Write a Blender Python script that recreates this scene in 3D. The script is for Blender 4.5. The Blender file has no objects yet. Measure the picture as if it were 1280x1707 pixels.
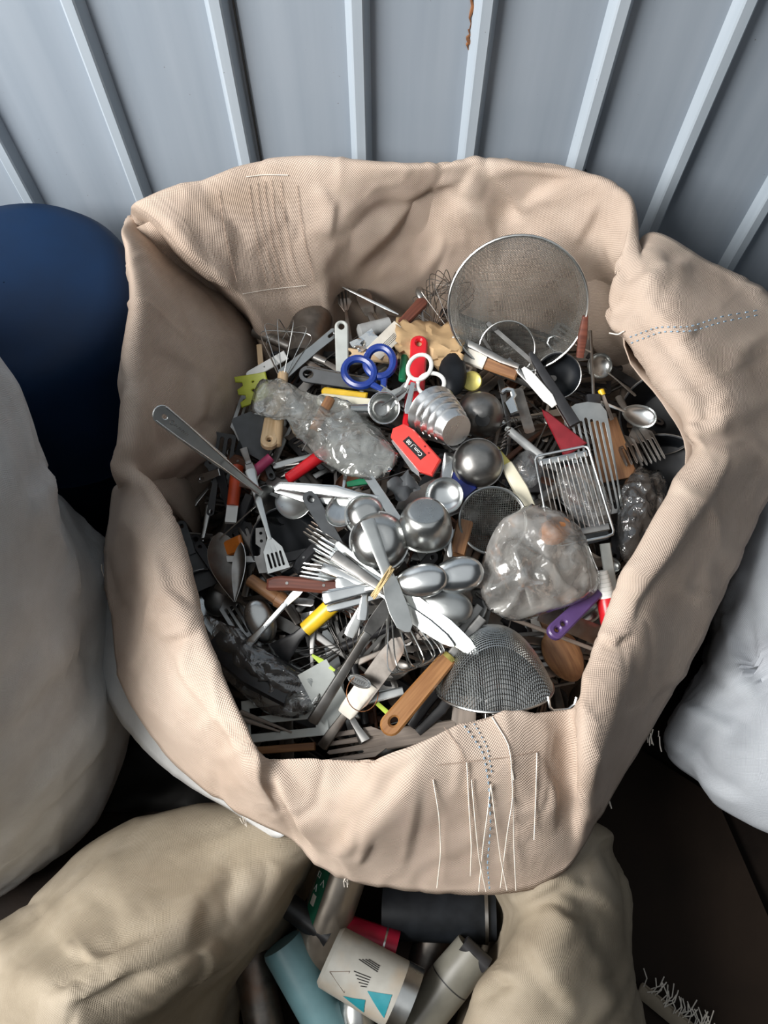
import bpy, bmesh, math, random
from mathutils import Vector, Matrix, noise

# ------------------------------------------------------------------ camera, world, light, exposure
SC = bpy.context.scene
COL = SC.collection
F_PX, CAM_H = 1300.0, 1.80
TILT = math.atan(577.0 / F_PX)            # angle between the view axis and straight down
cam_d = bpy.data.cameras.new('camera')
cam = bpy.data.objects.new('camera', cam_d); COL.objects.link(cam)
cam.location = (0, 0, CAM_H); cam.rotation_euler = (TILT, 0, 0)
cam_d.sensor_fit = 'VERTICAL'; cam_d.sensor_height = 36.0
cam_d.lens = F_PX / 1707.0 * 36.0
cam_d.clip_start = 0.02
SC.camera = cam

world = bpy.data.worlds.new('world'); SC.world = world
world.use_nodes = True
bg = world.node_tree.nodes['Background']
bg.inputs[0].default_value = (0.80, 0.90, 1.0, 1); bg.inputs[1].default_value = 0.04

def area_light(name, loc, target, sx, sy, power, col):
    d = bpy.data.lights.new(name, 'AREA'); d.shape = 'RECTANGLE'; d.size = sx; d.size_y = sy
    d.energy = power; d.color = col
    o = bpy.data.objects.new(name, d); COL.objects.link(o); o.location = loc
    o.rotation_euler = (Vector(target) - Vector(loc)).to_track_quat('-Z', 'Y').to_euler()
    return o
area_light('shed_doorway_daylight', (-2.2, -0.3, 2.75), (-0.15, 0.9, 0.65), 1.7, 1.4, 222, (1.0, 0.98, 0.95))
area_light('overhead_fill_light', (-0.2, 0.0, 3.7), (-0.2, 0.0, 0.0), 4.4, 3.6, 30, (0.93, 0.97, 1.0))  # added unseen fill overhead, gives flat metal a broad reflection
SC.view_settings.view_transform = 'Standard'; SC.view_settings.look = 'None'
SC.view_settings.gamma = 1.0; SC.view_settings.use_curve_mapping = False
SC.view_settings.exposure = 0.0

# ------------------------------------------------------------------ helpers
R = random.Random(7)
def V(*a): return Vector(a)
def P(px, py, z):
    """the point of height z seen at this place of the photograph (1280 x 1707)"""
    a = (px - 640.0) / F_PX; b = -(py - 853.5) / F_PX
    d = Vector((a, math.sin(TILT) + b * math.cos(TILT), -math.cos(TILT) + b * math.sin(TILT)))
    s = (z - CAM_H) / d.z
    return Vector((0, 0, CAM_H)) + d * s
def zs(px, py):
    """height of the heap's surface"""
    u = (px - 680) / 430.0; v = (py - 850) / 400.0
    r2 = u * u + v * v
    z = 0.605 - 0.085 * min(r2, 1.6)
    if px < 440: z -= 0.03 * min(1.0, (440 - px) / 120.0)
    return z

class G:
    """collects simple shapes into one mesh"""
    def __init__(s): s.v = []; s.f = []; s.uv = None
    def add(s, verts, faces):
        o = len(s.v); s.v += [tuple(q) for q in verts]; s.f += [tuple(i + o for i in f) for f in faces]; return s
    def grid(s, rows, closed_u=False, cap0=False, cap1=False):
        n = len(rows[0]); m = len(rows); vs = [p for r in rows for p in r]; fs = []
        for j in range(m - 1):
            for i in range(n if closed_u else n - 1):
                k = (i + 1) % n
                fs.append((j * n + i, j * n + k, (j + 1) * n + k, (j + 1) * n + i))
        if cap0: fs.append(tuple(range(n - 1, -1, -1)))
        if cap1: fs.append(tuple(range((m - 1) * n, m * n)))
        return s.add(vs, fs)
    def tube(s, path, r, seg=8, caps=True, closed=False, flat=1.0):
        path = [Vector(p) for p in path]; n = len(path)
        rr = r if isinstance(r, (list, tuple)) else [r] * n
        rows = []; prev = None
        for i, p in enumerate(path):
            if closed: t = path[(i + 1) % n] - path[i - 1]
            else: t = path[min(i + 1, n - 1)] - path[max(i - 1, 0)]
            if t.length < 1e-9: t = Vector((1, 0, 0))
            t.normalize()
            if prev is None:
                a = Vector((0, 0, 1)) if abs(t.z) < 0.9 else Vector((0, 1, 0))
                nrm = (a - t * a.dot(t)).normalized()
            else:
                nrm = prev - t * prev.dot(t)
                nrm = nrm.normalized() if nrm.length > 1e-6 else t.orthogonal().normalized()
            prev = nrm; b = t.cross(nrm)
            rows.append([p + nrm * math.cos(2 * math.pi * k / seg) * rr[i] * flat + b * math.sin(2 * math.pi * k / seg) * rr[i] for k in range(seg)])
        if closed: rows.append(rows[0]); caps = False
        return s.grid(rows, True, caps, caps)
    def lathe(s, prof, seg=20, a0=0.0, a1=2 * math.pi):
        """profile of (x, r) turned about the X axis"""
        full = abs(a1 - a0 - 2 * math.pi) < 1e-6
        n = seg if full else seg + 1
        rows = [[(x, r * math.cos(a0 + (a1 - a0) * k / seg), r * math.sin(a0 + (a1 - a0) * k / seg)) for k in range(n)] for x, r in prof]
        return s.grid(rows, full)
    def bar(s, st, seg=2):
        """rounded bar through stations (x, y, z, width, thickness)"""
        rows = []
        prof = [(-.5, .12), (-.42, .42), (-.25, .5), (.25, .5), (.42, .42), (.5, .12), (.5, -.12), (.42, -.42), (.25, -.5), (-.25, -.5), (-.42, -.42), (-.5, -.12)]
        for i, (x, y, z, w, h) in enumerate(st):
            a = st[max(i - 1, 0)]; b = st[min(i + 1, len(st) - 1)]
            t = Vector((b[0] - a[0], b[1] - a[1], b[2] - a[2])).normalized()
            side = Vector((-t.y, t.x, 0)); side = side.normalized() if side.length > 1e-6 else Vector((0, 1, 0))
            up = t.cross(side) * -1 if t.cross(side).z < 0 else t.cross(side)
            rows.append([Vector((x, y, z)) + side * (c * w) + up * (d * h) for c, d in prof])
        return s.grid(rows, True, True, True)
    def box(s, c, d, m=None):
        x, y, z = [q / 2 for q in d]
        vs = [Vector((i, j, k)) for i in (-x, x) for j in (-y, y) for k in (-z, z)]
        if m: vs = [m @ q for q in vs]
        vs = [q + Vector(c) for q in vs]
        return s.add(vs, [(0, 1, 3, 2), (4, 6, 7, 5), (0, 4, 5, 1), (2, 3, 7, 6), (0, 2, 6, 4), (1, 5, 7, 3)])
    def torus(s, c, rx, ry, r, seg=28, sub=6, m=None, tilt=None):
        path = [Vector((math.cos(2 * math.pi * k / seg) * rx, math.sin(2 * math.pi * k / seg) * ry, 0)) for k in range(seg)]
        if m: path = [m @ q for q in path]
        return s.tube([q + Vector(c) for q in path], r, sub, closed=True)
    def bowl(s, x0, L, W, D, th=.0012, nu=14, nv=9, egg=.12, up=1):
        """spoon bowl: oval shell from x0 to x0+L, hollow on top"""
        outer = []; inner = []
        for j in range(nv + 1):
            q = j / nv
            ro = []; ri = []
            for i in range(nu * 2):
                a = math.pi * i / nu
                ex = math.cos(a); wy = math.sin(a) * (1 - egg * ex)
                rr = math.sin(q * math.pi / 2); dz = -D * math.cos(q * math.pi / 2) ** 1.0
                ro.append((x0 + L / 2 + ex * rr * L / 2, wy * rr * W / 2, dz * up))
                ri.append((x0 + L / 2 + ex * max(rr - .02, 0) * L / 2, wy * max(rr - .02, 0) * W / 2, (dz + th) * up if j < nv else th * .3 * up))
            outer.append(ro); inner.append(ri)
        return s.grid(outer + inner[::-1], True)
    def plate(s, outer, holes=(), th=.0015, bend=None, bevel=.0003):
        """flat sheet cut to an outline, with holes"""
        cu = bpy.data.curves.new('tmp', 'CURVE'); cu.dimensions = '2D'; cu.fill_mode = 'BOTH'
        K = 100.0
        cu.extrude = max(th / 2 - bevel, 1e-5) * K; cu.bevel_depth = bevel * K; cu.bevel_resolution = 0; cu.offset = -bevel * K if bevel > .0015 else 0.0
        for loop in [outer] + list(holes):
            sp = cu.splines.new('POLY'); sp.points.add(len(loop) - 1); sp.use_cyclic_u = True
            for p, q in zip(sp.points, loop): p.co = (q[0] * K, q[1] * K, 0, 1)
        o = bpy.data.objects.new('tmp', cu); me = o.to_mesh()
        vs = [v.co / K for v in me.vertices]; fs = [tuple(p.vertices) for p in me.polygons]
        o.to_mesh_clear(); bpy.data.objects.remove(o); bpy.data.curves.remove(cu)
        if bend: vs = [Vector((v.x, v.y, v.z + bend(v.x, v.y))) for v in vs]
        return s.add(vs, fs)
    def xf(s, m):
        s.v = [tuple(m @ Vector(q)) for q in s.v]; return s
    def warp(s, fn):
        s.v = [tuple(fn(Vector(q))) for q in s.v]; return s

def ell(cx, cy, rx, ry, n=18): return [(cx + rx * math.cos(2 * math.pi * k / n), cy + ry * math.sin(2 * math.pi * k / n)) for k in range(n)]
def slot(x0, x1, y, w, n=5):
    r = w / 2; pts = []
    for k in range(n + 1):
        a = -math.pi / 2 + math.pi * k / n; pts.append((x1 - r + r * math.cos(a), y + r * math.sin(a)))
    for k in range(n + 1):
        a = math.pi / 2 + math.pi * k / n; pts.append((x0 + r + r * math.cos(a), y + r * math.sin(a)))
    return pts
def prof(st, n=5):
    """outline of a flat part through stations (x, half width), round ends where the width is 0"""
    return [(x, w) for x, w in st] + [(x, -w) for x, w in reversed(st)]

def make_mesh(name, g, mat, smooth=True, angle=40):
    me = bpy.data.meshes.new(name); me.from_pydata(g.v, [], g.f); me.update()
    if smooth:
        me.polygons.foreach_set('use_smooth', [True] * len(me.polygons))
        try: me.set_sharp_from_angle(angle=math.radians(angle))
        except Exception: pass
    if mat: me.materials.append(MT[mat] if isinstance(mat, str) else mat)
    if g.uv:
        uvl = me.uv_layers.new(name='UVMap')
        for lp in me.loops: uvl.data[lp.index].uv = g.uv[lp.vertex_index]
    return me
def obj(name, g, mat, parent=None, smooth=True, angle=40):
    o = bpy.data.objects.new(name, make_mesh(name, g, mat, smooth, angle)); COL.objects.link(o)
    if parent: o.parent = parent
    return o
def tag(o, label=None, cat=None, group=None, kind=None):
    if label: o['label'] = label
    if cat: o['category'] = cat
    if group: o['group'] = group
    if kind: o['kind'] = kind
    return o
def empty(name, M=None):
    o = bpy.data.objects.new(name, None); COL.objects.link(o); o.empty_display_size = .02
    if M is not None: o.matrix_world = M
    return o
def fbm(p, o=4, h=.55):
    a = 1.0; t = 0; 
    for _ in range(o): t += a * noise.noise(p); p = p * 2.07 + Vector((3.1, 1.7, 5.3)); a *= h
    return t
def ridge(p):
    return (1 - abs(noise.noise(p))) ** 3
def pix(p):
    v = p - Vector((0, 0, CAM_H)); u = Vector((0, math.cos(TILT), math.sin(TILT))); f = Vector((0, math.sin(TILT), -math.cos(TILT)))
    d = max(v.dot(f), .05); return 640 + F_PX * v.x / d, 853.5 - F_PX * v.dot(u) / d

# ------------------------------------------------------------------ materials
MT = {}
def nodes(name):
    m = bpy.data.materials.new(name); m.use_nodes = True; nt = m.node_tree
    return m, nt, nt.nodes['Principled BSDF'], nt.nodes['Material Output']
def mat(name, col, rough=.5, metal=0, var=.12, scale=60, bump=0, bscale=200, spec=.5, rvar=.1, coat=0, stain=None, stain_amt=.0):
    m, nt, b, out = nodes(name); L = nt.links
    tc = nt.nodes.new('ShaderNodeTexCoord'); n = nt.nodes.new('ShaderNodeTexNoise'); n.inputs['Scale'].default_value = scale; n.inputs['Detail'].default_value = 5
    L.new(tc.outputs['Object'], n.inputs['Vector'])
    r = nt.nodes.new('ShaderNodeValToRGB'); c = Vector(col[:3])
    r.color_ramp.elements[0].position = .3; r.color_ramp.elements[1].position = .7
    r.color_ramp.elements[0].color = (*(c * (1 - var)), 1); r.color_ramp.elements[1].color = (*(c * (1 + var)), 1)
    L.new(n.outputs['Fac'], r.inputs[0]); src = r.outputs[0]
    if stain:
        n2 = nt.nodes.new('ShaderNodeTexNoise'); n2.inputs['Scale'].default_value = scale * .35; n2.inputs['Detail'].default_value = 6
        L.new(tc.outputs['Object'], n2.inputs['Vector'])
        mr = nt.nodes.new('ShaderNodeMapRange'); mr.inputs[1].default_value = .5; mr.inputs[2].default_value = .72; mr.inputs[4].default_value = stain_amt
        L.new(n2.outputs['Fac'], mr.inputs[0])
        mx = nt.nodes.new('ShaderNodeMixRGB'); L.new(mr.outputs[0], mx.inputs[0]); L.new(src, mx.inputs[1]); mx.inputs[2].default_value = (*stain, 1); src = mx.outputs[0]
    L.new(src, b.inputs['Base Color'])
    mr = nt.nodes.new('ShaderNodeMapRange'); mr.inputs[3].default_value = max(rough - rvar, .03); mr.inputs[4].default_value = rough + rvar
    L.new(n.outputs['Fac'], mr.inputs[0]); L.new(mr.outputs[0], b.inputs['Roughness'])
    b.inputs['Metallic'].default_value = metal; b.inputs['Specular IOR Level'].default_value = spec
    if coat: b.inputs['Coat Weight'].default_value = coat
    if bump:
        nb = nt.nodes.new('ShaderNodeTexNoise'); nb.inputs['Scale'].default_value = bscale; nb.inputs['Detail'].default_value = 3
        L.new(tc.outputs['Object'], nb.inputs['Vector'])
        bp = nt.nodes.new('ShaderNodeBump'); bp.inputs['Strength'].default_value = bump; bp.inputs['Distance'].default_value = .002
        L.new(nb.outputs['Fac'], bp.inputs['Height']); L.new(bp.outputs[0], b.inputs['Normal'])
    MT[name] = m; return m
def wood(name, c1, c2, rough=.45):
    m, nt, b, out = nodes(name); L = nt.links
    tc = nt.nodes.new('ShaderNodeTexCoord'); mp = nt.nodes.new('ShaderNodeMapping'); mp.inputs['Scale'].default_value = (6, 90, 90)
    n = nt.nodes.new('ShaderNodeTexNoise'); n.inputs['Scale'].default_value = 2.2; n.inputs['Detail'].default_value = 6
    L.new(tc.outputs['Object'], mp.inputs[0]); L.new(mp.outputs[0], n.inputs['Vector'])
    r = nt.nodes.new('ShaderNodeValToRGB'); r.color_ramp.elements[0].color = (*c1, 1); r.color_ramp.elements[1].color = (*c2, 1)
    r.color_ramp.elements[0].position = .35; r.color_ramp.elements[1].position = .65
    L.new(n.outputs['Fac'], r.inputs[0]); L.new(r.outputs[0], b.inputs['Base Color']); b.inputs['Roughness'].default_value = rough
    MT[name] = m
def film(name, col=(.9, .92, .93), gloss=.04, rough=.12, milky=.2, scale=40, bump=.35):
    """thin plastic film: mostly see-through, part milky, with crinkled gloss"""
    m, nt, b, out = nodes(name); L = nt.links; nt.nodes.remove(b)
    tr = nt.nodes.new('ShaderNodeBsdfTransparent'); tr.inputs[0].default_value = (.96, .97, .97, 1)
    df = nt.nodes.new('ShaderNodeBsdfDiffuse'); df.inputs[0].default_value = (*col, 1)
    tl = nt.nodes.new('ShaderNodeBsdfTranslucent'); tl.inputs[0].default_value = (*col, 1)
    gl = nt.nodes.new('ShaderNodeBsdfGlossy'); gl.inputs['Roughness'].default_value = rough
    tc = nt.nodes.new('ShaderNodeTexCoord'); n = nt.nodes.new('ShaderNodeTexNoise'); n.inputs['Scale'].default_value = scale; n.inputs['Detail'].default_value = 4
    n.inputs['Distortion'].default_value = 1.2
    L.new(tc.outputs['Object'], n.inputs['Vector'])
    bp = nt.nodes.new('ShaderNodeBump'); bp.inputs['Strength'].default_value = bump; bp.inputs['Distance'].default_value = .006
    L.new(n.outputs['Fac'], bp.inputs['Height']); L.new(bp.outputs[0], gl.inputs['Normal'])
    m1 = nt.nodes.new('ShaderNodeMixShader'); m1.inputs[0].default_value = .5; L.new(df.outputs[0], m1.inputs[1]); L.new(tl.outputs[0], m1.inputs[2])
    mr = nt.nodes.new('ShaderNodeMapRange'); mr.inputs[1].default_value = .3; mr.inputs[2].default_value = .75; mr.inputs[3].default_value = milky * .45; mr.inputs[4].default_value = min(milky * 1.7, 1)
    L.new(n.outputs['Fac'], mr.inputs[0])
    m2 = nt.nodes.new('ShaderNodeMixShader'); L.new(mr.outputs[0], m2.inputs[0]); L.new(tr.outputs[0], m2.inputs[1]); L.new(m1.outputs[0], m2.inputs[2])
    fr = nt.nodes.new('ShaderNodeFresnel'); fr.inputs[0].default_value = 1.5; L.new(bp.outputs[0], fr.inputs['Normal'])
    ad = nt.nodes.new('ShaderNodeMath'); ad.operation = 'MULTIPLY_ADD'; ad.inputs[1].default_value = 1.3; ad.inputs[2].default_value = gloss; ad.use_clamp = True
    L.new(fr.outputs[0], ad.inputs[0])
    m3 = nt.nodes.new('ShaderNodeMixShader'); L.new(ad.outputs[0], m3.inputs[0]); L.new(m2.outputs[0], m3.inputs[1]); L.new(gl.outputs[0], m3.inputs[2])
    L.new(m3.outputs[0], out.inputs[0]); MT[name] = m
def woven(name, col, dark, light, per=.0042, bump=.5, rough=.62, transl=0.0, stain=(.42, .30, .20), creases=1.0):
    """woven tape cloth: weave relief from the cloth's own UV (metres), blotchy stains"""
    m, nt, b, out = nodes(name); L = nt.links; N = nt.nodes.new
    uv = N('ShaderNodeUVMap'); sp = N('ShaderNodeSeparateXYZ'); L.new(uv.outputs[0], sp.inputs[0])
    def wave(o, k):
        mu = N('ShaderNodeMath'); mu.operation = 'MULTIPLY'; mu.inputs[1].default_value = k; L.new(o, mu.inputs[0])
        si = N('ShaderNodeMath'); si.operation = 'SINE'; L.new(mu.outputs[0], si.inputs[0]); return si.outputs[0]
    k = 2 * math.pi / per
    su = wave(sp.outputs[0], k); sv = wave(sp.outputs[1], k)
    pr = N('ShaderNodeMath'); pr.operation = 'MULTIPLY'; L.new(su, pr.inputs[0]); L.new(sv, pr.inputs[1])
    tc = N('ShaderNodeTexCoord')
    n1 = N('ShaderNodeTexNoise'); n1.inputs['Scale'].default_value = 7; n1.inputs['Detail'].default_value = 7; n1.inputs['Roughness'].default_value = .6; L.new(tc.outputs['Object'], n1.inputs['Vector'])
    n2 = N('ShaderNodeTexNoise'); n2.inputs['Scale'].default_value = 3.3; n2.inputs['Detail'].default_value = 8; n2.inputs['Distortion'].default_value = .7; L.new(tc.outputs['Object'], n2.inputs['Vector'])
    r = N('ShaderNodeValToRGB'); r.color_ramp.elements[0].position = .32; r.color_ramp.elements[1].position = .68
    r.color_ramp.elements[0].color = (*dark, 1); r.color_ramp.elements[1].color = (*light, 1); e = r.color_ramp.elements.new(.5); e.color = (*col, 1)
    L.new(n1.outputs['Fac'], r.inputs[0])
    mr = N('ShaderNodeMapRange'); mr.inputs[1].default_value = .56; mr.inputs[2].default_value = .78; mr.inputs[4].default_value = .55; L.new(n2.outputs['Fac'], mr.inputs[0])
    mx = N('ShaderNodeMixRGB'); L.new(mr.outputs[0], mx.inputs[0]); L.new(r.outputs[0], mx.inputs[1]); mx.inputs[2].default_value = (*stain, 1)
    # a touch of colour between tapes
    mr2 = N('ShaderNodeMapRange'); mr2.inputs[1].default_value = -1; mr2.inputs[2].default_value = 1; mr2.inputs[3].default_value = .86; mr2.inputs[4].default_value = 1.06; L.new(pr.outputs[0], mr2.inputs[0])
    mm = N('ShaderNodeMixRGB'); mm.blend_type = 'MULTIPLY'; mm.inputs[0].default_value = 1; L.new(mx.outputs[0], mm.inputs[1]); L.new(mr2.outputs[0], mm.inputs[2])
    L.new(mm.outputs[0], b.inputs['Base Color']); b.inputs['Roughness'].default_value = rough; b.inputs['Specular IOR Level'].default_value = .35
    n3 = N('ShaderNodeTexNoise'); n3.inputs['Scale'].default_value = 38; n3.inputs['Detail'].default_value = 5; L.new(tc.outputs['Object'], n3.inputs['Vector'])
    ma = N('ShaderNodeMath'); ma.operation = 'MULTIPLY_ADD'; ma.inputs[1].default_value = 3.2; L.new(n3.outputs['Fac'], ma.inputs[0]); L.new(pr.outputs[0], ma.inputs[2])
    # crisp pressed in creases: faceted cells on warped coordinates
    wn = N('ShaderNodeTexNoise'); wn.inputs['Scale'].default_value = 6; wn.inputs['Detail'].default_value = 2; L.new(tc.outputs['Object'], wn.inputs['Vector'])
    wm = N('ShaderNodeMixRGB'); wm.blend_type = 'ADD'; wm.inputs[0].default_value = .12; L.new(tc.outputs['Object'], wm.inputs[1]); L.new(wn.outputs['Color'], wm.inputs[2])
    for sc_, am_ in ((7, 14.0 * creases), (15, 5.0 * creases)):
        vo = N('ShaderNodeTexVoronoi'); vo.inputs['Scale'].default_value = sc_; L.new(wm.outputs[0], vo.inputs['Vector'])
        m2 = N('ShaderNodeMath'); m2.operation = 'MULTIPLY_ADD'; m2.inputs[1].default_value = am_; L.new(vo.outputs['Distance'], m2.inputs[0]); L.new(ma.outputs[0], m2.inputs[2]); ma = m2
    bp = N('ShaderNodeBump'); bp.inputs['Strength'].default_value = bump; bp.inputs['Distance'].default_value = .0013
    L.new(ma.outputs[0], bp.inputs['Height']); L.new(bp.outputs[0], b.inputs['Normal'])
    if transl:
        tl = N('ShaderNodeBsdfTranslucent'); L.new(mm.outputs[0], tl.inputs[0]); ms = N('ShaderNodeMixShader'); ms.inputs[0].default_value = transl
        L.new(b.outputs[0], ms.inputs[1]); L.new(tl.outputs[0], ms.inputs[2]); L.new(ms.outputs[0], out.inputs[0])
    MT[name] = m

woven('sack_cloth', (.615, .49, .40), (.54, .42, .335), (.675, .55, .455), transl=.12)
woven('sack_cloth_b', (.35, .295, .22), (.29, .24, .175), (.42, .36, .28), per=.0032, bump=.35, creases=.5, transl=.1, stain=(.36, .29, .19))
woven('white_sack', (.68, .69, .69), (.58, .58, .58), (.76, .77, .78), per=.0028, bump=.32, rough=.32, transl=.12, stain=(.46, .44, .43), creases=3.0)
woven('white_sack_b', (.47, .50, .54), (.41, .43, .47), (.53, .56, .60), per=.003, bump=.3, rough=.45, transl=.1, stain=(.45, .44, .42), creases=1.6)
mat('steel', (.50, .51, .50), .29, 1, .10, 30, rvar=.08)
mat('steel_bright', (.68, .70, .70), .25, 1, .06, 25, rvar=.06)
mat('steel_satin', (.44, .455, .45), .36, 1, .08, 40, rvar=.06)
mat('steel_matte', (.58, .60, .59), .42, 1, .08, 40, rvar=.06)
mat('steel_dull', (.28, .275, .265), .38, 1, .22, 35, rvar=.1, stain=(.20, .16, .13), stain_amt=.5)
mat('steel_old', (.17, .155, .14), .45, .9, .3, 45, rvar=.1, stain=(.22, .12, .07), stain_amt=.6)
mat('aluminium', (.72, .73, .73), .28, 1, .08, 30, rvar=.08)
mat('black_plastic', (.018, .018, .02), .38, 0, .3, 50)
mat('charcoal_plastic', (.055, .06, .065), .42, 0, .2, 50)
mat('nonstick', (.010, .012, .015), .5, 0, .3, 30, spec=.22)
mat('grey_plastic', (.30, .31, .31), .45, 0, .15, 40)
mat('light_grey_plastic', (.52, .55, .53), .42, 0, .08, 40, stain=(.4, .38, .32), stain_amt=.3)
mat('white_plastic', (.78, .79, .77), .35, 0, .06, 40, stain=(.55, .5, .42), stain_amt=.35)
mat('cream_plastic', (.66, .62, .48), .4, 0, .08, 40)
mat('red_plastic', (.56, .012, .02), .3, 0, .15, 40)
mat('red_card', (.72, .055, .045), .33, 0, .08, 40)
mat('dark_red', (.17, .008, .014), .33, 0, .2, 40)
mat('orange_plastic', (.62, .17, .02), .4, 0, .2, 40)
mat('orange_red', (.50, .06, .015), .4, 0, .25, 40)
mat('yellow_plastic', (.72, .46, .02), .35, 0, .12, 40)
mat('lime_plastic', (.38, .42, .03), .4, 0, .15, 40)
mat('lime_bright', (.55, .72, .10), .4, 0, .1, 40)
mat('blue_plastic', (.010, .036, .23), .28, 0, .15, 40)
mat('deep_blue', (.006, .02, .20), .35, 0, .2, 40)
mat('green_plastic', (.005, .14, .06), .35, 0, .2, 40)
mat('purple_plastic', (.085, .045, .15), .38, 0, .12, 40)
mat('pink_plastic', (.5, .06, .16), .4, 0, .12, 40)
mat('brass', (.55, .48, .14), .4, .6, .2, 60)
mat('drum_blue', (.001, .015, .05), .6, 0, .12, 12, rvar=.06, spec=.25)
mat('kraft', (.50, .34, .18), .75, 0, .15, 30, bump=.4, bscale=60)
mat('paper_white', (.72, .68, .60), .7, 0, .1, 40, bump=.2)
mat('foil', (.82, .83, .82), .16, 1, .05, 30, bump=.9, bscale=70)
mat('rope', (.62, .47, .24), .8, 0, .2, 300, bump=.5, bscale=900)
mat('thread', (.80, .74, .66), .7, 0, .1, 100)
mat('thread_blue', (.25, .36, .46), .7, 0, .15, 200)
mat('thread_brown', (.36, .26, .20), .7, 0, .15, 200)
mat('teal', (.015, .20, .24), .5, 0, .1, 60)
mat('ink', (.02, .02, .02), .6)
mat('label_green', (.01, .13, .07), .5, 0, .2, 80)
mat('label_black', (.012, .01, .01), .4)
mat('white_ink', (.78, .78, .76), .5)
mat('bottle_blue', (.14, .27, .30), .42, 0, .1, 25)
mat('mug_white', (.33, .325, .295), .45, 0, .08, 40, stain=(.42, .24, .08), stain_amt=.25)
mat('champagne', (.32, .28, .235), .34, .75, .1, 25)
mat('crimson', (.30, .006, .03), .35, .2, .15, 40)
mat('bottle_grey', (.16, .155, .13), .4, 0, .12, 30)
mat('rust', (.24, .10, .04), .8, .2, .4, 60, bump=.6, bscale=150)
mat('tangerine', (.62, .26, .10), .45, 0, .1, 30)
wood('wood_light', (.52, .36, .20), (.64, .47, .29))
wood('wood_orange', (.20, .085, .026), (.29, .14, .05), .32)
wood('wood_red', (.10, .03, .02), (.17, .055, .035), .45)
wood('wood_brown', (.20, .09, .04), (.32, .16, .07), .5)
wood('wood_dark', (.09, .035, .018), (.15, .06, .03), .5)
wood('wood_grey', (.20, .165, .14), (.30, .25, .21), .6)
film('film_clear', milky=.10, rough=.10, scale=55, bump=.6)
film('film_frosted', col=(.74, .72, .68), milky=.36, rough=.16, scale=14, bump=.5)
film('film_milky', col=(.66, .68, .64), milky=.32, rough=.12, scale=26, bump=.8, gloss=.07)
film('film_dark', col=(.7, .7, .69), milky=.05, rough=.10, scale=38, bump=1.0, gloss=.12)
film('film_bag', col=(.82, .84, .86), milky=.5, rough=.22, scale=14, bump=.3)

# paint of the sheet metal wall: grey blue, faint vertical streaks
m, nt, b, out = nodes('wall_paint'); L = nt.links
tc = nt.nodes.new('ShaderNodeTexCoord'); mp = nt.nodes.new('ShaderNodeMapping'); mp.inputs['Scale'].default_value = (26, 26, 1.3)
n = nt.nodes.new('ShaderNodeTexNoise'); n.inputs['Scale'].default_value = 1; n.inputs['Detail'].default_value = 6
L.new(tc.outputs['Object'], mp.inputs[0]); L.new(mp.outputs[0], n.inputs['Vector'])
r = nt.nodes.new('ShaderNodeValToRGB'); r.color_ramp.elements[0].position = .3; r.color_ramp.elements[1].position = .72
r.color_ramp.elements[0].color = (.285, .335, .395, 1); r.color_ramp.elements[1].color = (.345, .395, .455, 1)
L.new(n.outputs['Fac'], r.inputs[0])
n2 = nt.nodes.new('ShaderNodeTexNoise'); n2.inputs['Scale'].default_value = 170; n2.inputs['Detail'].default_value = 2; L.new(tc.outputs['Object'], n2.inputs['Vector'])
sp = nt.nodes.new('ShaderNodeMapRange'); sp.inputs[1].default_value = .76; sp.inputs[2].default_value = .80; L.new(n2.outputs['Fac'], sp.inputs[0])
mx = nt.nodes.new('ShaderNodeMixRGB'); L.new(sp.outputs[0], mx.inputs[0]); L.new(r.outputs[0], mx.inputs[1]); mx.inputs[2].default_value = (.12, .11, .10, 1)
L.new(mx.outputs[0], b.inputs['Base Color']); b.inputs['Roughness'].default_value = .42
MT['wall_paint'] = m
m2 = m.copy(); m2.name = 'rib_lit_paint'; MT['rib_lit_paint'] = m2  # wall paint lightened: the light caught by the ribs put into the colour
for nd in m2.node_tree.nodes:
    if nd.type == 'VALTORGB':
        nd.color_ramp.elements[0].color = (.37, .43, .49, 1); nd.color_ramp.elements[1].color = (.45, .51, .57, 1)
mat('floor_dirt', (.012, .008, .006), .8, 0, .35, 14, bump=.5, bscale=50, spec=.15)
mat('board_brown', (.020, .013, .009), .7, 0, .2, 10, bump=.2, bscale=80, spec=.15)
mat('dark_tarp', (.014, .0135, .013), .6, 0, .25, 12, bump=.3, bscale=40, spec=.15)

# ------------------------------------------------------------------ the setting: wall and floor
WALL_Y = 1.22
wall = empty('wall_back'); tag(wall, kind='structure')
RIBS = [-.94, -.715, -.488, -.262, -.042, .160, .372, .566, .775, .99]
for i in range(len(RIBS) - 1):
    x0, x1 = RIBS[i], RIBS[i + 1]
    g = G(); g.box(((x0 + x1) / 2, WALL_Y + .01, .95), (x1 - x0 - .001, .004, 1.9))
    obj('panel', g, 'wall_paint', wall)
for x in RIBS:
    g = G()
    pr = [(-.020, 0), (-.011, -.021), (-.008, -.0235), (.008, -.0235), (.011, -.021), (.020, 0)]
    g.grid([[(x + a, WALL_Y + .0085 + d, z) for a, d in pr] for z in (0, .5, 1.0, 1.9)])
    obj('rib', g, 'rib_lit_paint', wall, angle=25)
g = G(); g.box((-.236, WALL_Y + .006, .95), (.0028, .0045, 1.9)); obj('sheet_seam', g, 'ink', wall)
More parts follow.
